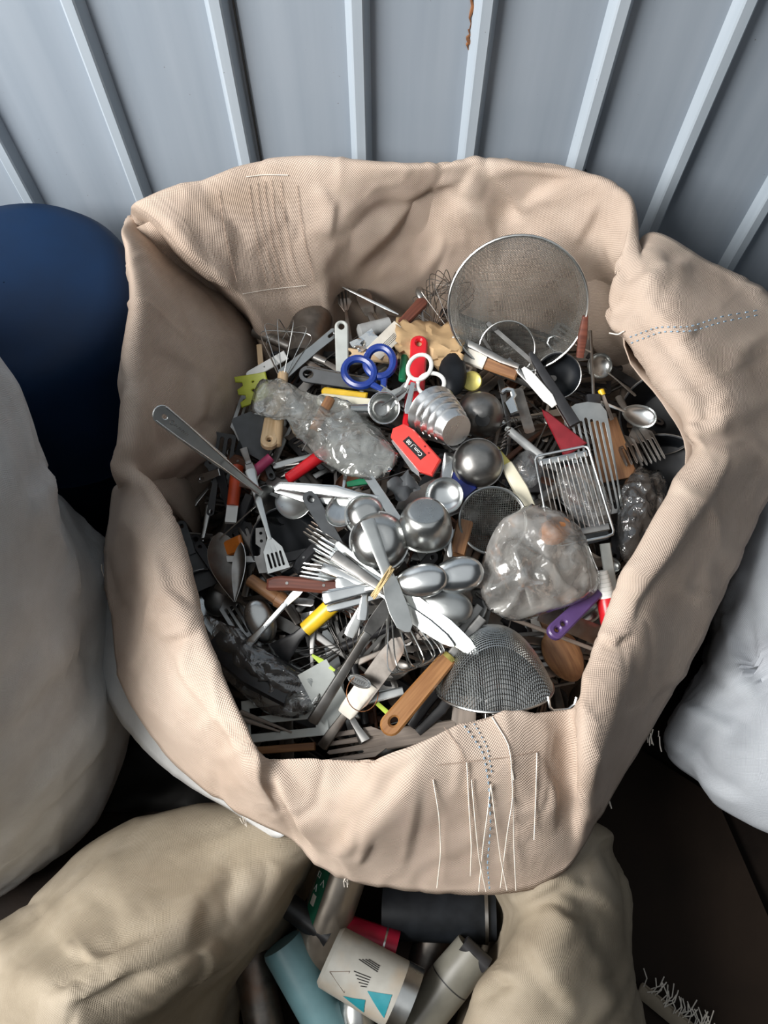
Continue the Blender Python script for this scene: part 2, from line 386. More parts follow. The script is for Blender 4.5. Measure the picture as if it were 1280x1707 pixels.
for px, py in ((975, 292), (1137, 283)):
    a = P(px, py, .8); d = a - Vector((0, 0, CAM_H)); q = Vector((0, 0, CAM_H)) + d * ((WALL_Y - .004) / d.y)
    g = G(); g.lathe([(0, .0001), (0, .0045), (.004, .0045), (.006, .003), (.006, .0001)], 8); g.xf(Matrix.Translation((q.x, WALL_Y + .007, q.z)) @ Matrix.Rotation(-math.pi / 2, 4, 'Z'))
    obj('screw', g, 'black_plastic', wall)
for k, (dz, ln, w) in enumerate(((1.0, .075, .003), (.945, .035, .004), (1.03, .05, .002))):
    g = G(); pts = [(.160 - .0215 + .002 * math.sin(j * 2.1 + k), WALL_Y + .0072, dz - ln / 2 + ln * j / 8) for j in range(9)]
    g.tube(pts, [w * (.3 + .7 * math.sin(math.pi * j / 8)) * (.8 + .3 * math.sin(j * 5)) for j in range(9)], 5); obj('rust_patch', g, 'rust', wall)
g = G(); n_ = 40
g.grid([[(-2 + 4 * i / n_, -1.6 + 2.83 * j / n_, .004 * noise.noise(Vector((i * .5, j * .5, 0)))) for i in range(n_ + 1)] for j in range(n_ + 1)])
tag(obj('floor', g, 'floor_dirt'), kind='structure')
# ------------------------------------------------------------------ cloth surfaces
def catmull(p0, p1, p2, p3, t):
    return 0.5 * ((2 * p1) + (p2 - p0) * t + (2 * p0 - 5 * p1 + 4 * p2 - p3) * t * t + (3 * p1 - p0 - 3 * p2 + p3) * t * t * t)
def up_closed(cols, k):
    n = len(cols); out = []
    for i in range(n):
        for s in range(k):
            t = s / k
            out.append([catmull(cols[i - 1][j], cols[i][j], cols[(i + 1) % n][j], cols[(i + 2) % n][j], t) for j in range(len(cols[0]))])
    return out
def up_open_list(c, k):
    n = len(c); out = []
    for i in range(n - 1):
        a = c[i - 1] if i else c[0] * 2 - c[1]; d = c[i + 2] if i + 2 < n else c[-1] * 2 - c[-2]
        for s in range(k): out.append(catmull(a, c[i], c[i + 1], d, s / k))
    return out + [c[-1]]
def up_open_cols(cols, k):
    rows = [up_open_list([c[j] for c in cols], k) for j in range(len(cols[0]))]
    return [[rows[j][i] for j in range(len(rows))] for i in range(len(rows[0]))]
def fold_h(x, y, folds):
    """relief of pressed in folds: a soft step along each line that dies away on both sides"""
    t_ = 0.0
    for pts, hi, dec in folds:
        m_ = dec * 4
        if x < min(p[0] for p in pts) - m_ or x > max(p[0] for p in pts) + m_ or y < min(p[1] for p in pts) - m_ or y > max(p[1] for p in pts) + m_: continue
        best = 1e9; sd = 1; ee = 1.0; n = len(pts) - 1
        for k in range(n):
            ax, ay = pts[k]; bx, by = pts[k + 1]; dx, dy = bx - ax, by - ay; l2 = dx * dx + dy * dy
            t = max(0.0, min(1.0, ((x - ax) * dx + (y - ay) * dy) / l2)); d = math.hypot(x - ax - t * dx, y - ay - t * dy)
            if d < best:
                best = d; sd = (dx * (y - ay) - dy * (x - ax)) / math.sqrt(l2); gl = (k + t) / n; ee = min(1.0, 3 * gl, 3 * (1 - gl)); ee = ee * ee * (3 - 2 * ee)
        if best < m_:
            w = .5 + .5 * math.tanh(sd / max(4.0, dec * .28))
            t_ += ee * (hi * math.exp(-best / dec) * w - .6 * hi * math.exp(-best / (dec * .7)) * (1 - w))
    return t_
def cloth(name, cols, closed, ku, kv, matname, parent, amp=.010, crease=.006, freq=7.0, seed=0.0, thick=.0022, folds=(), ang=70, j0=0, grain=None, squash=.4):
    """grid cloth through control columns; wrinkles are real relief along the normal"""
    cc = up_closed(cols, ku) if closed else up_open_cols(cols, ku)
    cc = [up_open_list(c, kv) for c in cc]
    n = len(cc); m = len(cc[0]); off = Vector((seed, seed * 1.3, -seed))
    disp = []
    for i in range(n):
        col = []
        for j in range(m):
            p = cc[i][j]
            du = cc[(i + 1) % n][j] - cc[i - 1][j] if (closed or 0 < i < n - 1) else cc[min(i + 1, n - 1)][j] - cc[max(i - 1, 0)][j]
            dv = cc[i][min(j + 1, m - 1)] - cc[i][max(j - 1, 0)]
            nr = du.cross(dv); nr = nr.normalized() if nr.length > 1e-12 else Vector((0, 0, 1))
            q = p * freq + off
            if grain: q = q - grain * (q.dot(grain) * (1 - squash))
            wv = Vector((fbm(q * .6, 2), fbm(q * .6 + Vector((9, 2, 4)), 2), fbm(q * .6 + Vector((1, 7, 3)), 2)))
            vq = q + wv * .55; vq.z *= .6
            d1 = noise.voronoi(vq * .62)[0]; d2 = noise.voronoi(vq * 1.25 + Vector((7, 3, 1)))[0]
            g1 = max(0.0, 1 - (d1[1] - d1[0]) / .20) ** 1.4; g2 = max(0.0, 1 - (d2[1] - d2[0]) / .16) ** 1.4
            s1 = math.tanh(4 * noise.noise(q * .5 + Vector((3, 3, 8)))); s2_ = math.tanh(4 * noise.noise(q * .8 + Vector((8, 1, 2))))
            h = amp * fbm(q * .55, 2) + crease * (1.1 * (d1[0] - .5) + .9 * g1 * s1 + .45 * g2 * s2_)
            if folds and j >= j0:
                x, y = pix(p); toc = Vector((0, 0, CAM_H)) - p
                sg = 1.0 if nr.dot(toc) > 0 else -1.0
                h += sg * 1.35 * fold_h(x, y, folds)
            col.append(p + nr * h)
        disp.append(col)
    g = G()
    rows = [[disp[i][j] for i in range(n)] for j in range(m)]
    g.grid(rows, closed)
    # UV in metres along the cloth
    us = [0.0]; jm = m // 2
    for i in range(1, n): us.append(us[-1] + (disp[i][jm] - disp[i - 1][jm]).length)
    uv = []
    vs = [[0.0] * n]
    for j in range(1, m): vs.append([vs[-1][i] + (disp[i][j] - disp[i][j - 1]).length for i in range(n)])
    for j in range(m):
        for i in range(n): uv.append((us[i], vs[j][i]))
    g.uv = uv
    o = obj(name, g, matname, parent, angle=ang)
    if thick:
        s = o.modifiers.new('thickness', 'SOLIDIFY'); s.thickness = thick; s.offset = 0
    return o, disp

# ------------------------------------------------------------------ the big beige sack of utensils
AX = Vector((.03, .60, 0))
def outward(p):
    d = Vector((p.x - AX.x, p.y - AX.y, 0)); return d.normalized()
sack = empty('woven_sack', Matrix.Translation((AX.x, AX.y, 0)))
tag(sack, 'large beige woven sack with rolled down rim, heaped with kitchen utensils', 'sack')
SPEC = [
 # back wall: low, mid, crest as seen
 ('i', (424, 538, .565), (318, 428, .735), (240, 351, .80)),
 ('i', (455, 540, .555), (372, 418, .725), (292, 328, .805)),
 ('i', (500, 536, .535), (438, 400, .71), (372, 303, .805)),
 ('i', (545, 525, .53), (500, 388, .71), (450, 282, .805)),
 ('i', (560, 492, .55), (545, 378, .715), (530, 276, .805)),
 ('i', (585, 486, .535), (592, 372, .705), (600, 281, .80)),
 ('i', (640, 486, .515), (655, 368, .675), (665, 284, .795)),
 ('i', (710, 478, .50), (718, 362, .675), (730, 282, .79)),
 ('i', (770, 480, .50), (780, 355, .70), (795, 275, .79)),
 ('i', (845, 500, .50), (850, 365, .675), (868, 285, .785)),
 ('i', (925, 520, .50), (925, 390, .68), (955, 298, .785)),
 ('i', (975, 525, .50), (985, 420, .67), (1020, 322, .785)),
 ('i', (1005, 522, .50), (1030, 452, .69), (1050, 366, .775)),
 # right: crest, shoulder, hem
 ('o', (1012, 524, .685), (1070, 452, .755), (1082, 386, .735)),
 ('o', (1040, 560, .70), (1118, 508, .745), (1182, 436, .69)),
 ('o', (1072, 608, .70), (1160, 572, .745), (1262, 484, .64)),
 ('o', (1102, 655, .70), (1190, 630, .73), (1345, 545, .58)),
 ('o', (1132, 692, .695), (1215, 690, .715), (1372, 640, .54)),
 ('o', (1140, 718, .68), (1190, 728, .70), (1360, 715, .54)),
 ('o', (1158, 752, .69), (1215, 765, .705), (1330, 770, .54)),
 ('o', (1125, 808, .69), (1180, 815, .70), (1290, 815, .54)),
 ('o', (1085, 880, .69), (1140, 885, .695), (1240, 920, .54)),
 ('o', (1048, 948, .69), (1105, 960, .69), (1200, 1005, .53)),
 ('o', (1022, 1005, .685), (1080, 1030, .685), (1160, 1090, .52)),
 ('o', (1000, 1062, .68), (1052, 1100, .675), (1112, 1180, .50)),
 ('o', (978, 1120, .68), (1022, 1180, .665), (1062, 1262, .48)),
 ('o', (966, 1162, .685), (990, 1260, .66), (1008, 1345, .47)),
 # crease to the front panel
 ('o', (956, 1178, .665), (968, 1290, .635), (982, 1385, .475)),
 ('o', (940, 1182, .66), (950, 1300, .60), (950, 1442, .46)),
 ('o', (895, 1186, .67), (910, 1310, .615), (892, 1478, .44)),
 ('o', (835, 1188, .68), (845, 1320, .625), (825, 1488, .43)),
 ('o', (770, 1205, .68), (770, 1330, .63), (745, 1490, .43)),
 ('o', (705, 1238, .68), (685, 1345, .63), (670, 1482, .43)),
 ('o', (650, 1258, .67), (610, 1368, .625), (600, 1465, .44)),
 ('o', (590, 1264, .655), (555, 1372, .60), (550, 1446, .45)),
 ('o', (520, 1264, .65), (505, 1355, .60), (520, 1430, .46)),
 ('o', (462, 1262, .65), (462, 1340, .61), (492, 1412, .47)),
 # left panel
 ('o', (434, 1250, .67), (425, 1310, .645), (452, 1388, .485)),
 ('o', (402, 1190, .68), (362, 1230, .655), (372, 1336, .49)),
 ('o', (362, 1105, .685), (302, 1140, .665), (270, 1252, .50)),
 ('o', (332, 1035, .685), (268, 1060, .67), (208, 1140, .51)),
 ('o', (322, 985, .685), (250, 990, .675), (188, 1030, .52)),
 ('o', (302, 920, .69), (238, 920, .685), (178, 940, .54)),
 ('o', (278, 852, .695), (222, 850, .70), (186, 862, .57)),
 ('o', (248, 808, .70), (218, 808, .71), (196, 812, .60)),
 # left wall, inside
 ('i', (262, 828, .50), (238, 800, .64), (219, 772, .72)),
 ('i', (330, 775, .50), (275, 755, .64), (225, 735, .745)),
 ('i', (380, 705, .50), (300, 690, .645), (230, 672, .76)),
 ('i', (404, 655, .50), (312, 620, .65), (228, 600, .77)),
 ('i', (412, 600, .50), (318, 545, .66), (238, 510, .78)),
 ('i', (418, 560, .495), (312, 482, .67), (228, 430, .785)),
 ('i', (420, 548, .48), (300, 445, .67), (218, 392, .785)),
 ('i', (412, 535, .48), (282, 412, .62), (232, 372, .73)),
]
cols = []
for k, a, b, c in SPEC:
    if k == 'i':
        low, mid, cr = P(*a), P(*b), P(*c)
        o = outward(cr)
        sh = cr + o * .035 + V(0, 0, -.03); hem = cr + o * .045 + V(0, 0, -.20)
        if sh.y > WALL_Y - .05: sh.y = WALL_Y - .05
        if hem.y > WALL_Y - .045: hem.y = WALL_Y - .045
    else:
        cr, sh, hem = P(*a), P(*b), P(*c)
        o = outward(cr)
        kk = 2.1 if a[0] > 1000 and a[1] < 1000 else 1.0
        mid = cr + o * .045 * kk + V(0, 0, -.09); low = cr + o * .078 * kk + V(0, 0, -.20)
        low.z = min(low.z, .50)
    bot = V(AX.x, AX.y, .25).lerp(V(low.x, low.y, .25), .95)
    cols.append([bot, low, mid, cr, sh, hem])
FOLDS = [
 ([(722, 310), (690, 345), (640, 400), (560, 478)], .012, 34), ([(560, 478), (480, 500), (400, 492)], -.004, 22),
 ([(805, 285), (850, 330), (872, 368)], -.010, 26), ([(960, 300), (900, 320), (862, 348)], -.008, 26), ([(735, 330), (800, 345), (870, 372), (900, 410)], .006, 26),
 ([(1000, 335), (985, 370), (955, 420)], .007, 22), ([(640, 345), (720, 322), (780, 300)], -.006, 22), ([(525, 300), (560, 340), (550, 420)], .005, 20),
 ([(1046, 480), (1082, 520), (1130, 585), (1178, 640), (1205, 700)], -.009, 30), ([(1000, 530), (1046, 480)], -.012, 26), ([(1046, 480), (1015, 435)], -.008, 24),
 ([(1046, 480), (1100, 440), (1160, 432)], .007, 26), ([(1170, 530), (1150, 560), (1120, 585)], .006, 16), ([(1135, 700), (1170, 712), (1210, 690)], .009, 22), ([(1210, 640), (1190, 680), (1195, 720)], -.007, 20),
 ([(1215, 765), (1165, 850), (1115, 925), (1062, 1005), (1050, 1060)], .010, 26), ([(992, 1062), (1025, 1072), (1062, 1052)], -.009, 18), ([(1150, 990), (1178, 985), (1192, 1000)], .006, 14),
 ([(1060, 1075), (1045, 1140), (1008, 1230), (985, 1330)], .006, 30),
 ([(958, 1176), (962, 1260), (964, 1340), (955, 1425)], -.016, 26), ([(535, 1432), (600, 1375), (660, 1310), (735, 1225)], .009, 44), ([(900, 1255), (930, 1320), (925, 1400)], .005, 20),
 ([(446, 1268), (468, 1330), (500, 1385), (535, 1432)], -.015, 30), ([(262, 905), (285, 985), (330, 1040)], .007, 26), ([(262, 1068), (300, 1062), (335, 1050)], -.008, 20),
 ([(250, 1020), (300, 1120), (360, 1210), (420, 1300)], -.006, 26), ([(222, 785), (255, 845), (300, 890)], -.007, 30),
 ([(215, 790), (280, 752), (340, 728), (395, 690)], .010, 36), ([(395, 690), (330, 620), (280, 590), (240, 560)], .006, 36), ([(420, 540), (340, 465), (290, 428), (225, 392)], .010, 26),
 ([(700, 1300), (690, 1380), (670, 1470)], .004, 24), ([(620, 1390), (600, 1440)], .005, 18),
]
rim, DISP = cloth('rim_cloth', cols, True, 13, 15, 'sack_cloth', sack, amp=.005, crease=.0075, freq=7.5, seed=2.2, folds=FOLDS, j0=16)
rim.matrix_parent_inverse = sack.matrix_world.inverted()
oc = []
for c in cols[::2]:
    cr = c[3]; sh = c[4]; o = outward(cr)
    hb = c[5]
    base = V(hb.x, hb.y, 0) - o * .06
    r0 = (V(cr.x, cr.y, 0) + o * .012)
    top = V(r0.x, r0.y, cr.z - .035)
    m1 = V(base.x, base.y, .42); m2 = V(base.x, base.y, .18) + o * .015; m3 = V(base.x, base.y, .03) - o * .02; m4 = V(base.x, base.y, .006) - o * .07
    for q in (top, m1, m2, m3, m4):
        q.y = min(q.y, WALL_Y - .03); q.x = max(q.x, -.46)
    oc.append([m4, m3, m2, m1, top])
body, _ = cloth('sack_body', oc, True, 4, 6, 'sack_cloth', sack, amp=.006, crease=.004, freq=5, seed=5.1)
body.matrix_parent_inverse = sack.matrix_world.inverted()

# ------------------------------------------------------------------ neighbours
def blob(name, mname, levels, nu=72, parent=None, amp=.02, crease=.012, freq=5, seed=0, kz=5, power=2.4, folds=()):
    """tied bag: levels of (z, cx, cy, rx, ry)"""
    cols = []
    for i in range(nu):
        a = 2 * math.pi * i / nu
        c_, s_ = math.cos(a), math.sin(a)
        e = 2.0 / power
        x = abs(c_) ** e * (1 if c_ > 0 else -1); y = abs(s_) ** e * (1 if s_ > 0 else -1)
        cols.append([V(cx + x * rx, cy + y * ry, z) for z, cx, cy, rx, ry in levels])
    return cloth(name, cols, True, 3, kz, mname, parent, amp=amp, crease=crease, freq=freq, seed=seed, thick=.0018, folds=folds, grain=Vector((.45, .5, .75)).normalized(), squash=.35)
lb = empty('plastic_sack', Matrix.Translation((-.95, .40, 0)))
tag(lb, 'tall stuffed white plastic sack leaning in from the left', 'sack')
LF = [([(0, 880), (60, 800), (130, 740), (175, 700)], .012, 26), ([(150, 640), (160, 720), (150, 800), (165, 900)], -.012, 26), ([(0, 1250), (60, 1180), (130, 1080), (170, 980)], -.010, 30),
      ([(0, 1370), (80, 1280), (150, 1180), (180, 1100)], .012, 22), ([(0, 1180), (50, 1110), (120, 1040)], .008, 22), ([(30, 1000), (80, 1060), (60, 1120)], .006, 20), ([(100, 480), (110, 580), (60, 640)], -.008, 30),
      ([(0, 600), (60, 660), (120, 700)], .006, 26), ([(0, 1440), (90, 1340), (170, 1250), (195, 1180)], -.012, 20), ([(110, 900), (120, 980), (95, 1050)], .006, 24)]
o, _ = blob('sack_skin', 'white_sack', [(.004, -.98, .28, .20, .26), (.02, -.98, .29, .33, .36), (.12, -.97, .31, .44, .41), (.30, -.96, .31, .47, .40), (.50, -.96, .31, .475, .38),
     (.70, -.955, .33, .475, .36), (.84, -.945, .40, .475, .36), (.96, -.94, .46, .455, .31), (1.03, -.93, .49, .40, .25), (1.06, -.93, .49, .25, .16), (1.07, -.93, .49, .04, .03)], parent=lb, amp=.016, crease=.014, freq=6.0, seed=1.1, kz=8, folds=LF)
o.matrix_parent_inverse = lb.matrix_world.inverted()
rb = empty('plastic_sack', Matrix.Translation((.95, .45, 0)))
tag(rb, 'slumped white woven sack on the right under the beige rim', 'sack')
PL = [(.50, .205), (.545, .12), (.64, .045), (.76, .02), (.95, .05), (1.22, .15), (1.32, .55), (1.22, 1.0), (.95, 1.08), (.74, 1.02), (.72, .85), (.70, .66), (.66, .50), (.60, .34)]
cen = V(.92, .5, 0); rc = []
for x, y in PL:
    d = V(x, y, 0) - cen
    rc.append([cen + d * k + V(.03 * (1 - k), 0, z) for z, k in ((.004, .50), (.02, .62), (.10, .72), (.20, .80), (.29, .93), (.36, 1.0), (.42, .985), (.47, .93), (.51, .80), (.54, .55), (.55, .1))])
RFO = [([(1120, 1160), (1180, 1190), (1280, 1235)], .012, 26), ([(1215, 1040), (1240, 1110), (1290, 1200)], .014, 18), ([(1250, 1010), (1265, 1100), (1285, 1170)], -.012, 16), ([(1110, 1215), (1180, 1300), (1260, 1350)], .010, 20), ([(1270, 820), (1230, 900), (1200, 980)], .012, 22), ([(1150, 1080), (1200, 1130), (1240, 1190)], -.007, 26)]
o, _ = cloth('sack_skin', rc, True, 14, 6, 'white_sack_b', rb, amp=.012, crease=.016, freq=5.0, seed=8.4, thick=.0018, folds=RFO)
o.matrix_parent_inverse = rb.matrix_world.inverted()
g = G(); g.lathe([(0, .001), (0, .19), (.015, .215), (.05, .225), (.34, .228), (.36, .236), (.38, .228), (.62, .226), (.665, .218), (.69, .200), (.70, .17), (.705, .001)], 72)
Md = Matrix.Translation((-.668, .925, 0.006)) @ Matrix.Rotation(math.radians(-90), 4, 'Y')
drum = obj('plastic_drum', g, 'drum_blue', None); drum.matrix_world = Md
tag(drum, 'dark blue round plastic drum against the wall', 'drum')

# second open sack below, with flasks
AX2 = Vector((.03, -.24, 0))
s2 = empty('woven_sack', Matrix.Translation((AX2.x, AX2.y, 0)))
tag(s2, 'lower beige woven sack open in front, holding flasks', 'sack')
def oo(*pts): return [P(*q) for q in pts]
SP2 = [  # low inside, crest edge, shoulder, hem
 ((520, 1430, .22), (500, 1445, .40), (470, 1400, .43), (430, 1335, .36)),
 ((470, 1520, .20), (430, 1535, .43), (380, 1450, .46), (300, 1350, .34)),
 ((420, 1590, .20), (350, 1625, .49), (240, 1530, .54), (160, 1400, .32)),
 ((360, 1660, .20), (255, 1672, .52), (130, 1600, .57), (40, 1510, .30)),
 ((330, 1760, .20), (190, 1730, .53), (60, 1690, .57), (-60, 1620, .30)),
 ((380, 1900, .20), (240, 1900, .42), (120, 1930, .43), (-20, 1950, .30)),
 ((560, 2040, .20), (560, 2070, .42), (560, 2140, .42), (560, 2200, .28)),
 ((780, 1960, .20), (860, 1960, .42), (1000, 2000, .42), (1120, 2040, .28)),
 ((780, 1800, .20), (800, 1770, .43), (960, 1800, .44), (1100, 1820, .30)),
 ((800, 1690, .20), (795, 1672, .42), (930, 1690, .46), (1075, 1700, .30)),
 ((830, 1620, .20), (835, 1610, .41), (930, 1600, .47), (1052, 1600, .30)),
 ((850, 1540, .20), (872, 1545, .40), (945, 1520, .45), (1048, 1500, .30)),
 ((845, 1500, .22), (868, 1498, .40), (930, 1455, .43), (1022, 1425, .32)),
 ((800, 1440, .22), (820, 1430, .39), (880, 1390, .41), (985, 1370, .34)),
 ((680, 1390, .22), (680, 1380, .36), (680, 1340, .36), (690, 1300, .30)),
 ((580, 1400, .22), (570, 1395, .38), (560, 1350, .38), (540, 1310, .32)),
]
c2 = []
for sp_ in SP2:
    a, b, c, d = [P(*q) for q in sp_]
    dd = d.copy(); o_ = V(d.x - AX2.x, d.y - AX2.y, 0).normalized()
    c2.append([V(AX2.x, AX2.y, .02).lerp(V(a.x, a.y, .02), .9), a, b, c, d, V(d.x, d.y, .15) - o_ * .02, V(d.x, d.y, .005) - o_ * .06])
F2 = [([(0, 1580), (80, 1515), (160, 1440), (205, 1400)], 0.0096, 25), ([(60, 1700), (150, 1590), (250, 1560), (380, 1480)], 0.0112, 37), ([(100, 1690), (190, 1640), (240, 1605)], -0.0112, 27), ([(190, 1480), (290, 1430), (420, 1390)], -0.0064, 32),
      ([(310, 1600), (340, 1500), (400, 1440)], -0.0080, 42), ([(150, 1600), (130, 1580), (110, 1595)], 0.0080, 20), ([(250, 1520), (330, 1470), (380, 1400)], 0.0048, 25),
      ([(870, 1510), (930, 1478), (990, 1500), (1040, 1540)], -0.0112, 27), ([(985, 1400), (1010, 1450), (1045, 1510)], 0.0080, 32), ([(960, 1540), (1000, 1600), (1030, 1700)], 0.0080, 32), ([(870, 1560), (900, 1620), (950, 1700)], -0.0096, 30), ([(790, 1680), (830, 1630), (868, 1640)], -0.0112, 25), ([(915, 1500), (940, 1530), (1000, 1545)], 0.0064, 22)]
o, D2 = cloth('rim_cloth', c2, True, 26, 14, 'sack_cloth_b', s2, amp=.008, crease=.011, freq=7.0, seed=3.7, folds=F2, j0=10, grain=Vector((.72, .62, .3)).normalized(), squash=.4)
o.matrix_parent_inverse = s2.matrix_world.inverted()

LOWR = sorted((math.atan2(c[1].y - AX.y, c[1].x - AX.x), math.hypot(c[1].x - AX.x, c[1].y - AX.y)) for c in cols)
def keep_in(p, k=.96):
    """keep a point inside the sack's wall"""
    dx, dy = p.x - AX.x, p.y - AX.y; a = math.atan2(dy, dx); r = math.hypot(dx, dy)
    lim = min(rr for aa, rr in LOWR if abs((aa - a + math.pi) % (2 * math.pi) - math.pi) < .16) if any(abs((aa - a + math.pi) % (2 * math.pi) - math.pi) < .16 for aa, rr in LOWR) else .36
    if r > lim * k: return Vector((AX.x + dx * lim * k / r, AX.y + dy * lim * k / r, p.z))
    return p
# ------------------------------------------------------------------ utensil builders (local: X from tail to head, Z = face)
MM = .001
def handle_st(x0, x1, w0, w1, t, n=8, sag=0.0, z0=0.0):
    st = []
    for k in range(n + 1):
        q = k / n; w = w0 + (w1 - w0) * q
        e = 1.0
        if q < .12: e = math.sqrt(max(0.08, 1 - (1 - q / .12) ** 2))
        st.append((x0 + (x1 - x0) * q, 0, z0 + sag * math.sin(math.pi * q), w * e, t))
    return st
def flat_handle(x0, x1, w0, w1, t, hole=0, bevel=None, hx=None):
    pts = []; r0 = w0 / 2
    n = 8
    for k in range(n + 1):
        a = math.pi / 2 + math.pi * k / n; pts.append((x0 + r0 + r0 * math.cos(a), r0 * math.sin(a)))
    xm = x0 + (x1 - x0) * .55
    pts += [(xm, -(w0 * .55 + w1 * .45) / 2), (x1, -w1 / 2), (x1, w1 / 2), (xm, (w0 * .55 + w1 * .45) / 2)]
    h = [ell(hx if hx else x0 + r0 * 1.15, 0, hole * 1.25, hole, 12)] if hole else []
    bv = bevel if bevel else min(t * .32, .003)
    bv = min(bv, t * .45, (min(w0, w1) / 2 - hole) * .40 if hole else w1 * .3)
    return G().plate(pts, h, t, bevel=bv)
def round_handle(x0, x1, r0, r1, n=10, belly=.0, seg=12, flat=1.0):
    prof_ = [(x0, 0.0001)]
    for k in range(n + 1):
        q = k / n; r = r0 + (r1 - r0) * q + belly * math.sin(math.pi * q)
        if k == 0: prof_.append((x0 + r * .05, r * .55))
        prof_.append((x0 + r0 * .35 + (x1 - x0 - r0 * .35) * q, r))
    prof_.append((x1, 0.0001))
    g = G(); g.lathe(prof_, seg)
    if flat != 1: g.warp(lambda v: Vector((v.x, v.y, v.z * flat)))
    return g
def spoon(L, bl, bw, m='steel', depth=.010, up=1, hw=.014, th=.0022):
    h = G(); h.bar([(L * 0, 0, .0, hw * .55, th), (L * .015, 0, 0, hw * .95, th), (L * .10, 0, .001 * up, hw, th), ((L - bl) * .55, 0, .006 * up, hw * .62, th), ((L - bl) * .85, 0, .003 * up, hw * .42, th * 1.2), (L - bl * .94, 0, -.001 * up, hw * .5, th)])
    b = G(); b.bowl(L - bl, bl, bw, depth, up=up, egg=-.14 if up else 0)
    return [('bowl', b, m), ('handle', h, m)]
def fork(L, hl=.05, hw=.025, n=4, m='steel', hdl=.014, th=.002, curve=.006, gap=.45):
    h = G(); h.bar([(0, 0, 0, hdl * .6, th), (L * .015, 0, 0, hdl, th), (L * .12, 0, .001, hdl * .95, th), ((L - hl) * .6, 0, .006, hdl * .55, th), ((L - hl) * .96, 0, .002, hdl * .42, th * 1.2)])
    x0 = L - hl; xt = x0 + hl * .42; p = hw / (n - 1 + (1 - gap)) ; tw = p * (1 - gap)
    out = [(x0 - .004, hdl * .22), (x0 + hl * .12, hw * .34), (x0 + hl * .26, hw / 2)]
    for k in range(n):
        yt = hw / 2 - k * p; yb = yt - tw
        out += [(L - .003, yt - tw * .12), (L, yt - tw * .5), (L - .003, yb + tw * .12)]
        if k < n - 1: out += [(xt + .002, yb), (xt, (yb + yt - p) / 2), (xt + .002, yt - p)]
    out += [(x0 + hl * .26, -hw / 2), (x0 + hl * .12, -hw * .34), (x0 - .004, -hdl * .22)]
    g = G().plate(out, (), th, bend=lambda x, y: curve * math.sin(math.pi * max(0, x - x0) / hl * .9) - curve * .2, bevel=.0004)
    return [('tines', g, m), ('handle', h, m)]
def table_knife(L, m='steel', bw=.02, hb=.45, hw=.016, ht=.007, tip=.5):
    xb = L * hb
    h = G(); h.bar([(0, 0, 0, hw * .7, ht * .6), (L * .01, 0, 0, hw, ht), (L * .1, 0, 0, hw * .95, ht), (xb * .9, 0, 0, hw * .72, ht * .8), (xb * .97, 0, 0, hw * .8, ht), (xb + .004, 0, 0, hw * .7, ht * .7)])
    out = [(xb, bw * .28), (xb + .012, bw * .36), (L * .8, bw * .40), (L * .95, bw * .30), (L, bw * .02), (L * .985, -bw * .22), (L * .93, -bw * .5), (L * .8, -bw * .6), (xb + .03, -bw * .56), (xb + .012, -bw * .40), (xb, -bw * .3)]
    b = G().plate(out, (), .0016, bevel=.0005)
    return [('blade', b, m), ('handle', h, m)]
def point_knife(L, m='steel_bright', bw=.024, hb=.4, hm=None):
    xb = L * hb
    h = G(); h.bar([(0, 0, 0, .009, .004), (.004, 0, 0, .013, .006), (xb * .9, 0, 0, .011, .006), (xb + .003, 0, 0, .008, .003)])
    out = [(xb, .003), (xb + .008, bw * .42), (L * .78, bw * .48), (L * .92, bw * .34), (L * .985, bw * .12), (L, 0), (L * .985, -bw * .16), (L * .93, -bw * .36), (L * .78, -bw * .5), (xb + .03, -bw * .5), (xb, -bw * .3)]
    b = G().plate(out, (), .0026, bevel=.0009)
    return [('blade', b, m), ('handle', h, hm or m)]
def riveted_knife(L, hm='wood_red', bm='steel_dull', hb=.55, hw=.024, bw=.032, rivets=2):
    xb = L * hb
    pts = [(0, -hw * .45), (.004, -hw * .55), (xb * .3, -hw * .46), (xb * .75, -hw * .5), (xb, -hw * .42), (xb, hw * .42), (xb * .7, hw * .46), (xb * .2, hw * .5), (.012, hw * .42), (0, hw * .2)]
    h = G().plate(pts, (), .014, bevel=.004)
    b = G().plate([(xb - .004, hw * .35), (xb + .01, bw * .5), (L * .9, bw * .42), (L, 0), (L * .9, -bw * .5), (xb + .01, -bw * .5), (xb - .004, -hw * .35)], (), .0016)
    out = [('blade', b, bm), ('handle', h, hm)]
    for k in range(rivets):
        r = G(); x = xb * (.28 + .5 * k / max(1, rivets - 1)); r.lathe([(-.0078, .0001), (-.0078, .0025), (.0078, .0025), (.0078, .0001)], 10); r.xf(Matrix.Translation((x, 0, 0)) @ Matrix.Rotation(math.pi / 2, 4, 'Y'))
        out.append(('rivet', r, 'steel_dull', 'handle'))
    return out
def ladle(L, r, depth=.03, m='steel', hm=None, hw=.014, up=1, lift=.03, hole=0):
    """handle lying along X, round cup at the head"""
    h = G(); xe = L - 2 * r
    h.bar([(0, 0, lift, hw * .6, .002), (.004, 0, lift, hw, .0022), (L * .15, 0, lift, hw, .0022), (xe * .7, 0, lift * .9, hw * .55, .0024), (xe * .95, 0, lift * .2, hw * .5, .0026), (xe + .004, 0, 0, hw * .8, .002)])
    b = G(); b.bowl(L - 2 * r, 2 * r, 2 * r, depth, egg=0, nu=16, nv=10, up=up, th=.0016)
    return [('bowl', b, m), ('handle', h, hm or m)]
